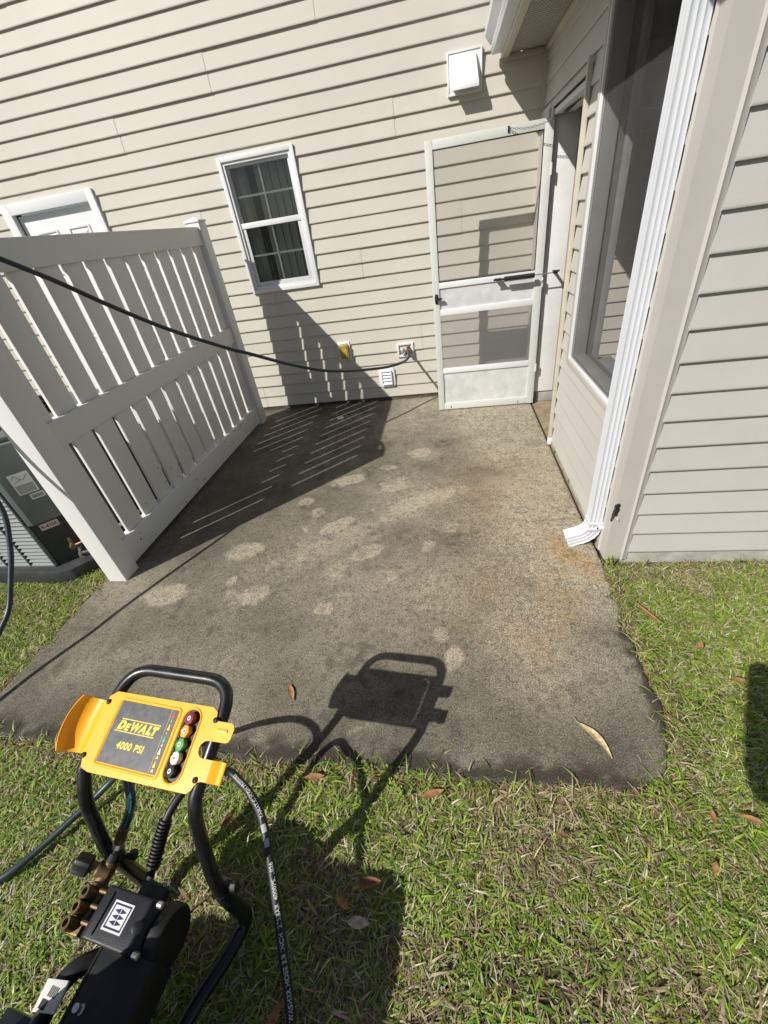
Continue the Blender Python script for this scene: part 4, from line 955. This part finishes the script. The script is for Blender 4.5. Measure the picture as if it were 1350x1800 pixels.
    # sheet-metal pump bracket running back to the engine
    m = MB(); m.add([(-.055,-.355,.325),(.075,-.355,.300),(.075,-.66,.300),(-.055,-.66,.325),(-.055,-.355,.20),(.075,-.355,.20),(.075,-.66,.20),(-.055,-.66,.20)],
                    [(0,3,2,1),(4,5,6,7),(0,1,5,4),(2,3,7,6),(1,2,6,5),(0,4,7,3)]); m.add([(-.075,-.36,.306),(-.0555,-.36,.3265),(-.0555,-.66,.3265),(-.075,-.66,.306),(-.075,-.36,.20),(-.0555,-.36,.20),(-.0555,-.66,.20),(-.075,-.66,.20)], [(0,1,2,3),(0,3,7,4),(0,4,5,1),(3,2,6,7)])
    m.build('pump_bracket', 'black', W, bevel=.002)
    for x, y in ((-.035,-.452),(.055,-.468)):
        MB().lathe((x,y,.318 if x < 0 else .304), (0,0,1), [(0,.011),(.002,.011),(.003,.0075),(.018,.0075)], 12).build('bolt', 'steel', W, smooth=30)
    # black intake duct with a white warning label
    MB().tube(spline([(-.060,-.372,.26),(-.085,-.385,.285),(-.110,-.410,.30),(-.125,-.450,.30),(-.125,-.52,.29)],8), .020, 14).build('duct', 'black', W, smooth=60)
    lb = MB().obox((-.112,-.452,.326), (.026,.004,0), (-.004,.024,0), (0,0,.004)).build('label_block', 'paper', W, bevel=.001)
    m = MB()
    for i in range(5): m.obox((-.110+.0045*i-.009,-.446,.3304), (.0013,0,0), (0,.008,0), (0,0,.0002))
    m.obox((-.118,-.466,.3306), (.008,0,0), (0,.007,0), (0,0,.0004)); m.build('label_print', 'ink', lb)
    # engine block, tank, recoil housing, muffler, wheels: mostly below the picture
    MB().box(-.30,.15,-1.02,-.50,.17,.20).build('engine_plate', 'blacktube', W, bevel=.006)
    MB().box(-.19,.13,-.92,-.545,.201,.50).build('engine_block', 'black', W, bevel=.03, seg=3)
    t = MB().prism(rrect(-.23,.14,-.93,-.60,.06), lambda q: (q[0],q[1],.505), lambda q: (q[0]*.94,q[1]*.97-.02,.64)).build('fuel_tank', 'black', W, bevel=.025, seg=3)
    MB().lathe((-.05,-.76,.641), (0,0,1), [(0,.035),(.02,.035),(.026,.028)], 18).build('fuel_cap', 'black', t, smooth=35)
    MB().box(-.33,-.195,-.84,-.60,.25,.42).build('air_filter', 'black', W, bevel=.03, seg=3)
    MB().box(.131,.24,-.88,-.60,.32,.47).build('muffler', 'darkgrey', W, bevel=.02, seg=3)
    MB().lathe((-.03,-.921,.36), (0,-1,0), [(0,.16),(.05,.15),(.07,.10)], 24).build('recoil_cover', 'black', W, smooth=35)
    MB().tube(spline([(-.33,-.535,.40),(-.315,-.500,.42),(-.285,-.505,.41),(-.285,-.53,.37),(-.31,-.55,.34)],8), .0035, 7).build('wire', 'black', W, smooth=60)
    for s in (-1, 1):
        x = -.03+s*.34; ty = MB().tube([(x, -.86+.115*math.cos(q), .15+.115*math.sin(q)) for q in np.linspace(0, 2*math.pi, 33)], .038, 12, cap=False).build('tyre', 'rubber', W, smooth=60)
        MB().lathe((x-.03,-.86,.15), (1,0,0), [(0,.03),(.002,.085),(.02,.09),(.04,.09),(.058,.085),(.06,.03)], 24).build('rim', 'steel', ty, smooth=30)
    MB().tube([(-.36,-.86,.15),(.30,-.86,.15)], .012, 10).build('axle', 'blacktube', W, smooth=60)
build_washer()

# ================================================================== HOSES
def arclen(path):
    s = [0]
    for a, b in zip(path, path[1:]): s.append(s[-1]+(b-a).length)
    return s
def on_path(path, S, d):
    i = int(np.clip(np.searchsorted(S, d)-1, 0, len(path)-2)); t = (d-S[i])/(S[i+1]-S[i])
    return path[i].lerp(path[i+1], t), (path[i+1]-path[i]).normalized()
def build_hoses():
    # garden hose from the faucet, over the fence post, down and across the lawn to the pump inlet
    i1 = wl(-.176,-.158,.335)
    P = [(-.435,4.415,.50),(-.43,4.37,.475),(-.445,4.26,.468),(-.49,4.10,.486),(-.61,3.96,.500),(-.79,3.75,.555),(-.95,3.56,.618),(-1.10,3.40,.692),(-1.30,3.19,.829),(-1.46,3.00,.964),(-1.57,2.902,1.041),(-1.74,2.593,1.248),(-1.86,2.345,1.435),(-1.95,2.148,1.596),(-2.0,1.957,1.717),(-2.06,1.80,1.82),(-2.115,1.69,1.8905),(-2.19,1.60,1.885),(-2.29,1.53,1.78),(-2.36,1.49,1.50),(-2.33,1.46,1.10),(-2.22,1.42,.76),(-2.2,1.32,.56),(-2.2,1.20,.40),(-2.2,1.12,.31),(-2.21,1.03,.25),(-2.25,.85,.12),(-2.25,.62,.02),(-2.1,.40,.012),(-1.85,.25,.012),(-1.66,.20,.012),(-1.54,.23,.016),(-1.44,.355,.02),(-1.31,.52,.06),(-1.20,.555,.18),(-1.10,.53,.33),(-1.02,.48,.425),(-.955,.42,.455),(-.915,.365,.425),tuple(i1+Vector((.012,.028,.026))),tuple(i1)]
    path = spline(P, 7)
    h = tag(empty('garden_hose'), 'dark teal garden hose hung from the faucet across the fence to the pump', 'hose')
    MB().tube(path, .0122, 14).build('tube', 'hose', h, smooth=70)
    # pale blue stripe near the pump end
    S = arclen(path); tot = S[-1]; m = MB(); rows = []
    for d in np.linspace(tot-.42, tot-.012, 40):
        p, t = on_path(path, S, d); e = Vector((.75, -.45, .9)); e = (e-t*e.dot(t)).normalized(); b = t.cross(e)
        rows.append([p+(e*math.cos(q)+b*math.sin(q))*.0125 for q in (-.16, 0, .16)])
    m.sheet(rows); m.build('stripe', 'hosestripe', h, smooth=70)
    p0 = Vector(P[0]); MB().lathe(p0+Vector((0,.012,.022)), (0,-.35,-.9), [(0,.017),(.016,.017),(.018,.0145),(.055,.0140),(.058,.0125)], 12).build('coupling', 'steel', h, smooth=35)
    # high-pressure hose with its printed line
    P = [tuple(wl(-.085,-.235,.235)), tuple(wl(-.082,-.18,.27)), tuple(wl(-.075,-.10,.325)), tuple(wl(-.05,-.03,.345)), (-.765,.470,.335), (-.722,.490,.312), (-.683,.472,.300), (-.634,.441,.297), (-.590,.396,.270), (-.552,.326,.235), (-.505,.222,.185), (-.475,.150,.150), (-.450,.090,.115), (-.437,.045,.085), (-.42,-.03,.045), (-.38,-.16,.02), (-.25,-.34,.012), (-.02,-.42,.012)]
    path = spline(P, 10)
    h = tag(empty('high_pressure_hose'), 'black high-pressure hose with white printed lettering beside the washer', 'hose')
    MB().tube(path, .0118, 16).build('tube', 'rubber', h, smooth=70)
    S = arclen(path); m = MB()
    for k in range(13):
        p, t = on_path(path, S, .045+k*.0088); m.lathe(p-t*.003, t, [(0,.0128),(.0012,.0185),(.0052,.0185),(.0064,.0128)], 12)
    m.build('bend_guard', 'black', h, smooth=40)
    cam = Vector((0, 0, 1.62))
    def print_line(s, d0, size):
        vs, fs = text_geo(s, .02, 0, 1.05); mb = MB(); pts = []
        for v in vs:
            p, t = on_path(path, S, d0-v[0]*size)
            e = (cam-p); e = (e-t*e.dot(t)).normalized(); b = t.cross(e)
            q = -(v[1]-.36)*size/.0118*-1
            pts.append(p+(e*math.cos(q)+b*math.sin(q))*.0122)
        mb.add(pts, fs); return mb
    # distance along the hose where it passes the yellow hook
    dk = min(range(len(path)), key=lambda i: (path[i]-Vector((-.70, .48, .306))).length); d_hook = S[dk]
    bot = min(range(len(path)), key=lambda i: (path[i]-Vector((-.437, .045, .085))).length); d_bot = S[bot]
    print_line('YAMATIC HIGH PRESSURE', d_hook+.150, .0125).build('lettering', 'hprint', h)
    print_line('WIRE WASHER HOSE 3/8 INCH  275BAR  4000PSI 1026', d_bot+.03, .0140).build('lettering', 'hprint', h)
    # grey worn bands between the two printed runs
    for d in (d_hook+.165, d_hook+.200):
        rows = []
        for dd in np.linspace(d, d+.020, 6):
            p, t = on_path(path, S, dd); e = (cam-p)+Vector((-.5,0,.2)); e = (e-t*e.dot(t)).normalized(); b = t.cross(e)
            rows.append([p+(e*math.cos(q)+b*math.sin(q))*.0121 for q in np.linspace(-.7, .5, 6)])
        MB().sheet(rows).build('scuff', 'greywood', h, smooth=70)
build_hoses()

# ================================================================== GRASS
def blocked(x, y):
    b = (y > .648) & (y < 4.6) & (x > -2.25) & (x < .76)
    xr = xr_patio(y); yf = yf_patio(x)
    inpat = (x > -2.245) & (x < xr) & (y > yf)
    house_ = (y > YW) | ((y > 1.745) & (x > .74))
    pad = (x > -3.42) & (x < -2.27) & (y > 1.64) & (y < 2.7) & ((x+y) > -10) & ~((x > -2.5) & (y < 1.64+(x+2.5)*1.0))
    return inpat | house_ | pad, np.minimum(np.where(x > -2.245, np.maximum(yf-y, -1), 9), 9), xr
def grass_layer(n, area, hmin, hmax, w, lean, cols, seed, droop=.35, fringe=.0, P=None):
    g = np.random.default_rng(seed)
    if P is None: x0, x1, y0, y1 = area; x = g.uniform(x0, x1, n); y = g.uniform(y0, y1, n)
    else: x, y = P[:, 0], P[:, 1]
    jit = fringe*g.normal(size=n)
    bl, _, _ = blocked(x+jit*.5, y+jit*.5)
    # clumpy cover: value noise from a small lattice
    lat = g.random((64, 64)); u = (x*3.1) % 63; v = (y*3.1) % 63; iu, iv = u.astype(int), v.astype(int); fu, fv = u-iu, v-iv
    fu = fu*fu*(3-2*fu); fv = fv*fv*(3-2*fv)
    cl = (lat[iu,iv]*(1-fu)*(1-fv)+lat[iu+1,iv]*fu*(1-fv)+lat[iu,iv+1]*(1-fu)*fv+lat[iu+1,iv+1]*fu*fv)
    cl = np.clip(.5+1.5*vnoise(x, y, 4.2, 70, 4), 0, 1)
    keep = (~bl) & (g.random(n) < .18+1.25*cl)
    if P is not None: keep = g.random(n) < np.where(bl, .45, 1)*(.25+1.1*cl)
    x, y, cl = x[keep], y[keep], cl[keep]; n = len(x)
    hgt = g.uniform(hmin, hmax, n)*(.7+.6*cl); az = g.uniform(0, 2*np.pi, n); ln = np.clip(g.normal(lean, .28, n), .05, 1.5)
    ww = w*g.uniform(.6, 1.35, n)
    dx, dy = np.cos(az), np.sin(az); sx, sy = -dy, dx
    tw = g.normal(0, .5, n); sx, sy = sx*np.cos(tw)+dx*np.sin(tw), sy*np.cos(tw)+dy*np.sin(tw)
    z0 = np.full(n, -.03) if P is None else np.full(n, -.012)
    def pt(t):
        bend = ln + droop*t*1.6
        return x+dx*hgt*t*np.sin(bend), y+dy*hgt*t*np.sin(bend), z0+hgt*t*np.maximum(np.cos(bend), -.05)+.002
    V = np.zeros((n, 7, 3))
    for k, (t, f) in enumerate(((0, .8), (.38, 1.0), (.72, .75))):
        px, py, pz = pt(t)
        V[:, 2*k] = np.stack([px-sx*ww*f/2, py-sy*ww*f/2, pz], -1); V[:, 2*k+1] = np.stack([px+sx*ww*f/2, py+sy*ww*f/2, pz], -1)
    V[:, 6] = np.stack(pt(1.0), -1)
    C = np.array(cols)[g.choice(len(cols), n)]*g.uniform(.7, 1.3, (n, 1))
    dry = np.clip((vnoise(x, y, 2.6, 55, 4)-.07)*5, 0, .6); sw = g.random(n) < dry
    DR = np.array([(.40,.335,.20),(.30,.24,.135),(.49,.425,.275),(.20,.14,.08)])[g.choice(4, n)]*g.uniform(.7, 1.2, (n, 1)); C = np.where(sw[:, None], DR, C)
    C = C*(1+g.normal(0, .06, (n, 3)))
    tipc = np.repeat(C[:, None, :], 7, 1); tipc[:, 6] *= 1.15
    return V, np.clip(tipc, .005, .9)
def edge_fringe(n, seed, cols, hmin, hmax, w, lean, spread):
    """blades rooted along the slab's front, right and left edges, leaning over it"""
    g = np.random.default_rng(seed); pts = []
    xs = np.linspace(-2.24, .68, 400); pts += [(x, yf_patio(x)-.005) for x in xs]
    ys = np.linspace(.74, 1.72, 150); pts += [(xr_patio(y)+.005, y) for y in ys]
    ys = np.linspace(.69, 1.62, 120); pts += [(-2.252, y) for y in ys]
    pts = np.array(pts)[g.integers(0, len(pts), n)]
    return pts + g.normal(0, spread, (n, 2))
def build_grass():
    greens = [(.15,.25,.022),(.185,.295,.028),(.235,.355,.036),(.085,.16,.018),(.30,.395,.055),(.33,.385,.08)]
    straw = [(.40,.335,.20),(.49,.425,.275),(.28,.215,.12),(.58,.525,.39),(.19,.125,.07)]
    brown = [(.17,.10,.055),(.24,.15,.08),(.30,.21,.11),(.12,.075,.045),(.36,.28,.16)]
    mix = greens*2+straw
    L = []
    near = (-2.6, 1.9, -.45, .80); rightp = (.55, 2.1, .6, 1.78); left = (-3.5, -2.1, .2, 1.75)
    for q, (area, d) in enumerate(((near, 1.0), (rightp, .85), (left, .75), ((1.9, 3.2, -.9, .6), .3), ((2.1, 3.2, .6, 1.78), .3), ((-3.6, -2.6, -.5, .2), .3))):
        A = (area[1]-area[0])*(area[3]-area[2]); k = 20*q
        L.append(grass_layer(int(A*26000*d), area, .02, .055, .0024, 1.2, straw+straw+greens, 11+k, .15, .02))
        L.append(grass_layer(int(A*20000*d), area, .026, .058, .0038, .8, greens*3+straw*2, 12+k, .5, .03))
        L.append(grass_layer(int(A*9000*d), area, .04, .085, .0052, .95, greens, 13+k, .7, .05))
    for n, sd, cols, a, b, w, ln, sp in ((22000, 91, brown, .012, .04, .0026, 1.25, .020), (8000, 92, brown+straw, .02, .055, .0032, 1.05, .028), (5200, 93, greens+straw[:2], .035, .08, .0044, .95, .026)):
        P = edge_fringe(n, sd, cols, a, b, w, ln, sp)
        L.append(grass_layer(n, None, a, b, w, ln, cols, sd, .5, 0, P))
    V = np.concatenate([a for a, _ in L]); C = np.concatenate([c for _, c in L]); n = len(V)
    me = bpy.data.meshes.new('grass')
    base = (np.arange(n)*7)[:, None]
    loops = np.concatenate([base+np.array([0,1,3,2]), base+np.array([2,3,5,4]), base+np.array([4,5,6])], 1).ravel()
    tot = np.tile([4,4,3], n); st = np.concatenate([[0], np.cumsum(tot)[:-1]])
    me.vertices.add(n*7); me.vertices.foreach_set('co', V.astype(np.float32).ravel())
    me.loops.add(len(loops)); me.loops.foreach_set('vertex_index', loops.astype(np.int32))
    me.polygons.add(len(tot)); me.polygons.foreach_set('loop_start', st.astype(np.int32))
    at = me.attributes.new('col', 'FLOAT_COLOR', 'POINT')
    rgba = np.concatenate([C, np.ones((n,7,1))], -1); at.data.foreach_set('color', rgba.astype(np.float32).ravel())
    me.update(calc_edges=True); me.materials.append(M['grass'])
    o = bpy.data.objects.new('grass', me); COL.objects.link(o)
    tag(o, 'short green lawn grass mixed with dry straw', 'grass', kind='stuff')
    print('grass blades', n)
build_grass()

# ================================================================== LEAVES, WEEDS
def leaf(loc, rz, ln, wd, mat, label, curl=.25, bend=0.0, tilt=(0,0)):
    rows = []; n = 9
    for i in range(n+1):
        t = i/n; w = wd*math.sin(math.pi*min(1, t*.97+.02))**.8*(1-.25*t)
        x = (t-.5)*ln; yo = bend*math.sin(t*math.pi)*ln; zc = curl*ln*.25*(2*t-1)**2
        row = []
        for k in range(5):
            s = (k-2)/2; wob = .06*wd*mnoise.noise(Vector((t*5, s*3, ln*90)))
            row.append((x, yo+s*w/2, zc+abs(s)**1.5*w*.22+wob+.001))
        rows.append(row)
    m = MB().sheet(rows)
    o = m.build('fallen_leaf', mat, None, solid=.0006, smooth=60)
    o.location = loc; o.rotation_euler = (tilt[0], tilt[1], rz)
    tag(o, label, 'leaf', 'fallen leaves')
    st = MB().tube([(-.5*ln, 0, curl*ln*.25+.001), (-.5*ln-.012, .002, curl*ln*.25+.003), (-.5*ln-.022, .006, curl*ln*.2)], .0009, 5).build('stem', mat, o, smooth=60)
    return o
def build_leaves():
    leaf((-.741,.93,.002), R(-62), .085, .030, 'leaf_orange', 'orange-brown leaf lying on the patio behind the washer handle', .3)
    leaf((.457,.80,.003), R(-55), .15, .030, 'leaf_tan', 'long curved tan leaf on the patio near its right front corner', .15, .12)
    for (x, y, rz, ln, wd, mt, lb) in (
        (-.117,.583,20,.085,.030,'leaf_orange','orange-brown leaf in the grass along the slab front edge'),
        (-.545,.606,8,.075,.028,'leaf_orange','orange leaf on the slab edge right of the printed hose'),
        (-.318,.247,5,.065,.030,'leaf_pale','pale leaf in the shaded grass below the washer shadow'),
        (-.374,.285,-40,.055,.028,'leaf_orange','small reddish leaf in shaded grass above the pale leaf'),
        (-.300,.335,10,.075,.032,'leaf_brown','dark brown leaf in the shaded grass, topmost of its cluster'),
        (.842,1.378,-50,.13,.028,'leaf_orange','narrow reddish-brown leaf on the lawn below the corner post'),
        (1.044,1.053,15,.05,.03,'leaf_orange','curled orange leaf on the lawn near the right picture edge'),
        (.738,.585,70,.045,.018,'leaf_orange','upright orange-brown leaf in the lawn right of the slab corner'),
        (.845,.586,-20,.05,.022,'leaf_orange','broad crumpled leaf in the lawn at the far right'),
        (.686,.458,60,.035,.018,'leaf_orange','small brown leaf in the bright lawn at lower right'),
        (-.819,.453,75,.07,.025,'leaf_brown','dark leaf on the grass behind the right handle tube'),
        (-.506,.051,65,.075,.028,'leaf_orange','brown leaf in the grass beside the hose at the bottom'),
        (.975,1.206,40,.05,.030,'leaf_orange','reddish leaf on the right lawn beside the narrow leaf'),
        (.29,.50,-10,.035,.018,'leaf_brown','dark brown leaf in the lawn below the tan patio leaf')):
        leaf((x,y,.012), R(rz), ln, wd, mt, lb, .3, 0, (R(random.uniform(-14,14)), R(random.uniform(-12,12))))
    # debris along the wall foot
    for i, (x, w) in enumerate(((-.62,.02),(-.47,.024),(-.35,.028),(-.24,.02),(-1.05,.018),(-.90,.016))):
        lb = ('tiny dry leaf scrap at the wall foot under the louvered vent','dry leaf scrap at the wall foot right of the louvered vent','largest orange leaf scrap at the wall foot below the hose shadow','dry scrap at the wall foot beside the screen door','small leaf scrap at the shaded wall foot under the outlet cover','small leaf scrap at the shaded wall foot right of the outlet cover')[i]
        leaf((x, YW-.035-.01*(i % 2), .004), R(40*i), w*1.6, w, 'leaf_orange', lb, .5)
    # jar lid on the slab by the fence
    l = MB().lathe((-1.18,4.02,.001), (0,0,1), [(0,.036),(.006,.036),(.008,.032),(.008,.002)], 20).build('plastic_lid', 'white', None, smooth=30)
    tag(l, 'small white plastic lid lying on the shaded patio near the wall', 'lid')
    m = MB()
    for i in range(70):
        x = random.uniform(-2.0, .65); y = random.uniform(.72, 4.3); a = random.uniform(0, 3.14); l = random.uniform(.006, .024)*(1.0 if i % 4 else 1.6)
        b = random.uniform(-.4, .4); m.tube([(x, y, .003), (x+l*math.cos(a), y+l*math.sin(a), .0045), (x+l*1.8*math.cos(a+b), y+l*1.8*math.sin(a+b), .003)], .0009, 4)
    o = m.build('straw_debris', 'leaf_pale', None); tag(o, 'scattered bits of dry straw on the patio', 'debris', kind='stuff')
    m = MB()
    for i in range(60):
        x = random.uniform(-2.1, .68); y = random.uniform(.70, 4.35); r = random.uniform(.0018, .0055); m.lathe((x, y, .0005), (0,0,1), [(0, r), (r*.6, r*.8), (r*.9, r*.2)], 6)
    o = m.build('dark_debris', 'leaf_brown', None); tag(o, 'scattered dark crumbs of soil on the patio', 'debris', kind='stuff')
    # round-leafed weeds
    def weed(loc, n, sp, label):
        w = tag(empty('weed', loc), label, 'weed', 'round-leafed weeds at the slab edge')
        for i in range(n):
            a = random.uniform(0, 6.28); r = sp*random.random()**.6; hx, hy, hz = r*math.cos(a), r*math.sin(a), random.uniform(.012,.034)
            s = random.uniform(.004,.007); tl = random.uniform(-.5,.5); m = MB()
            pts = [(hx+s*math.cos(q), hy+s*math.sin(q)*.9, hz+s*math.cos(q)*tl) for q in np.linspace(0, 2*math.pi, 9)[:-1]]
            m.add(pts+[(hx, hy, hz-.0015)], [(k, (k+1) % 8, 8) for k in range(8)])
            if i % 2 == 0: m.tube([(hx*.3, hy*.3, -.01), (hx*.8, hy*.8, hz*.7), (hx, hy, hz-.001)], .0008, 4)
            m.build('leaf', 'weed', w)
    weed((-.265,.628,-.018), 24, .045, 'yellow-green round-leafed weed in the patio edge below the panel shadow')
    weed((-.365,.655,-.012), 14, .03, 'small upright round-leafed weed left of the larger one')
    weed((-.225,.572,-.02), 12, .03, 'sparse round-leafed weed in the grass below the larger one')
    # grass tufts in the joint by the porch wall
    for (x, y, n, lb) in ((.758,2.98,9,'tiny green tuft in the joint at the foot of the porch door trim'), (.758,2.55,8,'small green tuft in the joint halfway along the porch wall'), (.79,1.735,26,'grass tuft growing against the foot of the corner post')):
        w = tag(empty('grass_tuft', (x,y,-.01)), lb, 'grass tuft')
        for i in range(n):
            a = random.uniform(0, 6.28); h = random.uniform(.03,.075); l = random.uniform(.2,.9); dx, dy = math.cos(a), math.sin(a); b = random.uniform(.0015,.003); ox, oy = random.uniform(-.03,.03)*.6, random.uniform(-.03,.03)*.4
            MB().add([(ox-dy*b,oy+dx*b,0),(ox+dy*b,oy-dx*b,0),(ox+dx*h*.4*l+dy*b,oy+dy*h*.4*l-dx*b,h*.6),(ox+dx*h*.4*l-dy*b,oy+dy*h*.4*l+dx*b,h*.6),(ox+dx*h*l,oy+dy*h*l,h*.9)], [(0,1,2,3),(3,2,4)]).build('blade', 'weed', w)
build_leaves()

# ================================================================== PERSON BEHIND THE CAMERA (only the shadow reaches the picture)
def build_person():
    J = {'pel':(.30,-.52,.95),'sp':(.29,-.51,1.18),'ch':(.27,-.50,1.36),'nk':(.25,-.48,1.50),'hd':(.235,-.45,1.60),'ht':(.235,-.44,1.72),
         'shl':(.09,-.46,1.42),'ell':(-.045,-.30,1.21),'hal':(-.035,-.07,1.53),'shr':(.44,-.50,1.42),'elr':(.42,-.32,1.22),'har':(.07,-.08,1.52),
         'hipl':(.20,-.52,.90),'knl':(.19,-.49,.48),'anl':(.19,-.53,.07),'tol':(.18,-.40,.02),'hipr':(.40,-.52,.90),'knr':(.42,-.50,.48),'anr':(.42,-.55,.07),'tor':(.44,-.42,.02)}
    rad = {'pel':.15,'sp':.13,'ch':.15,'nk':.055,'hd':.085,'ht':.07,'shl':.06,'ell':.047,'hal':.042,'shr':.06,'elr':.047,'har':.042,'hipl':.085,'knl':.058,'anl':.042,'tol':.035,'hipr':.085,'knr':.058,'anr':.042,'tor':.035}
    E_ = [('pel','sp'),('sp','ch'),('ch','nk'),('nk','hd'),('hd','ht'),('ch','shl'),('shl','ell'),('ell','hal'),('ch','shr'),('shr','elr'),('elr','har'),('pel','hipl'),('hipl','knl'),('knl','anl'),('anl','tol'),('pel','hipr'),('hipr','knr'),('knr','anr'),('anr','tor')]
    names = list(J); me = bpy.data.meshes.new('person'); me.from_pydata([J[k] for k in names], [(names.index(a), names.index(b)) for a, b in E_], [])
    o = bpy.data.objects.new('person', me); COL.objects.link(o)
    sm = o.modifiers.new('skin', 'SKIN'); 
    for i, k in enumerate(names): me.skin_vertices[0].data[i].radius = (rad[k], rad[k]); me.skin_vertices[0].data[i].use_root = (k == 'pel')
    sub = o.modifiers.new('sub', 'SUBSURF'); sub.levels = 2; sub.render_levels = 2
    dg = bpy.context.evaluated_depsgraph_get(); m2 = bpy.data.meshes.new_from_object(o.evaluated_get(dg)); o.modifiers.clear(); o.data = m2
    m2.materials.append(M['shirt']); m2.polygons.foreach_set('use_smooth', [True]*len(m2.polygons))
    tag(o, 'person in dark clothes taking the photo, seen only as a shadow on the lawn', 'person')
build_person()
bpy.context.view_layer.update()
print('objects', len(bpy.data.objects), 'tris', sum(len(o.data.polygons)*2 for o in bpy.data.objects if o.type == 'MESH'))
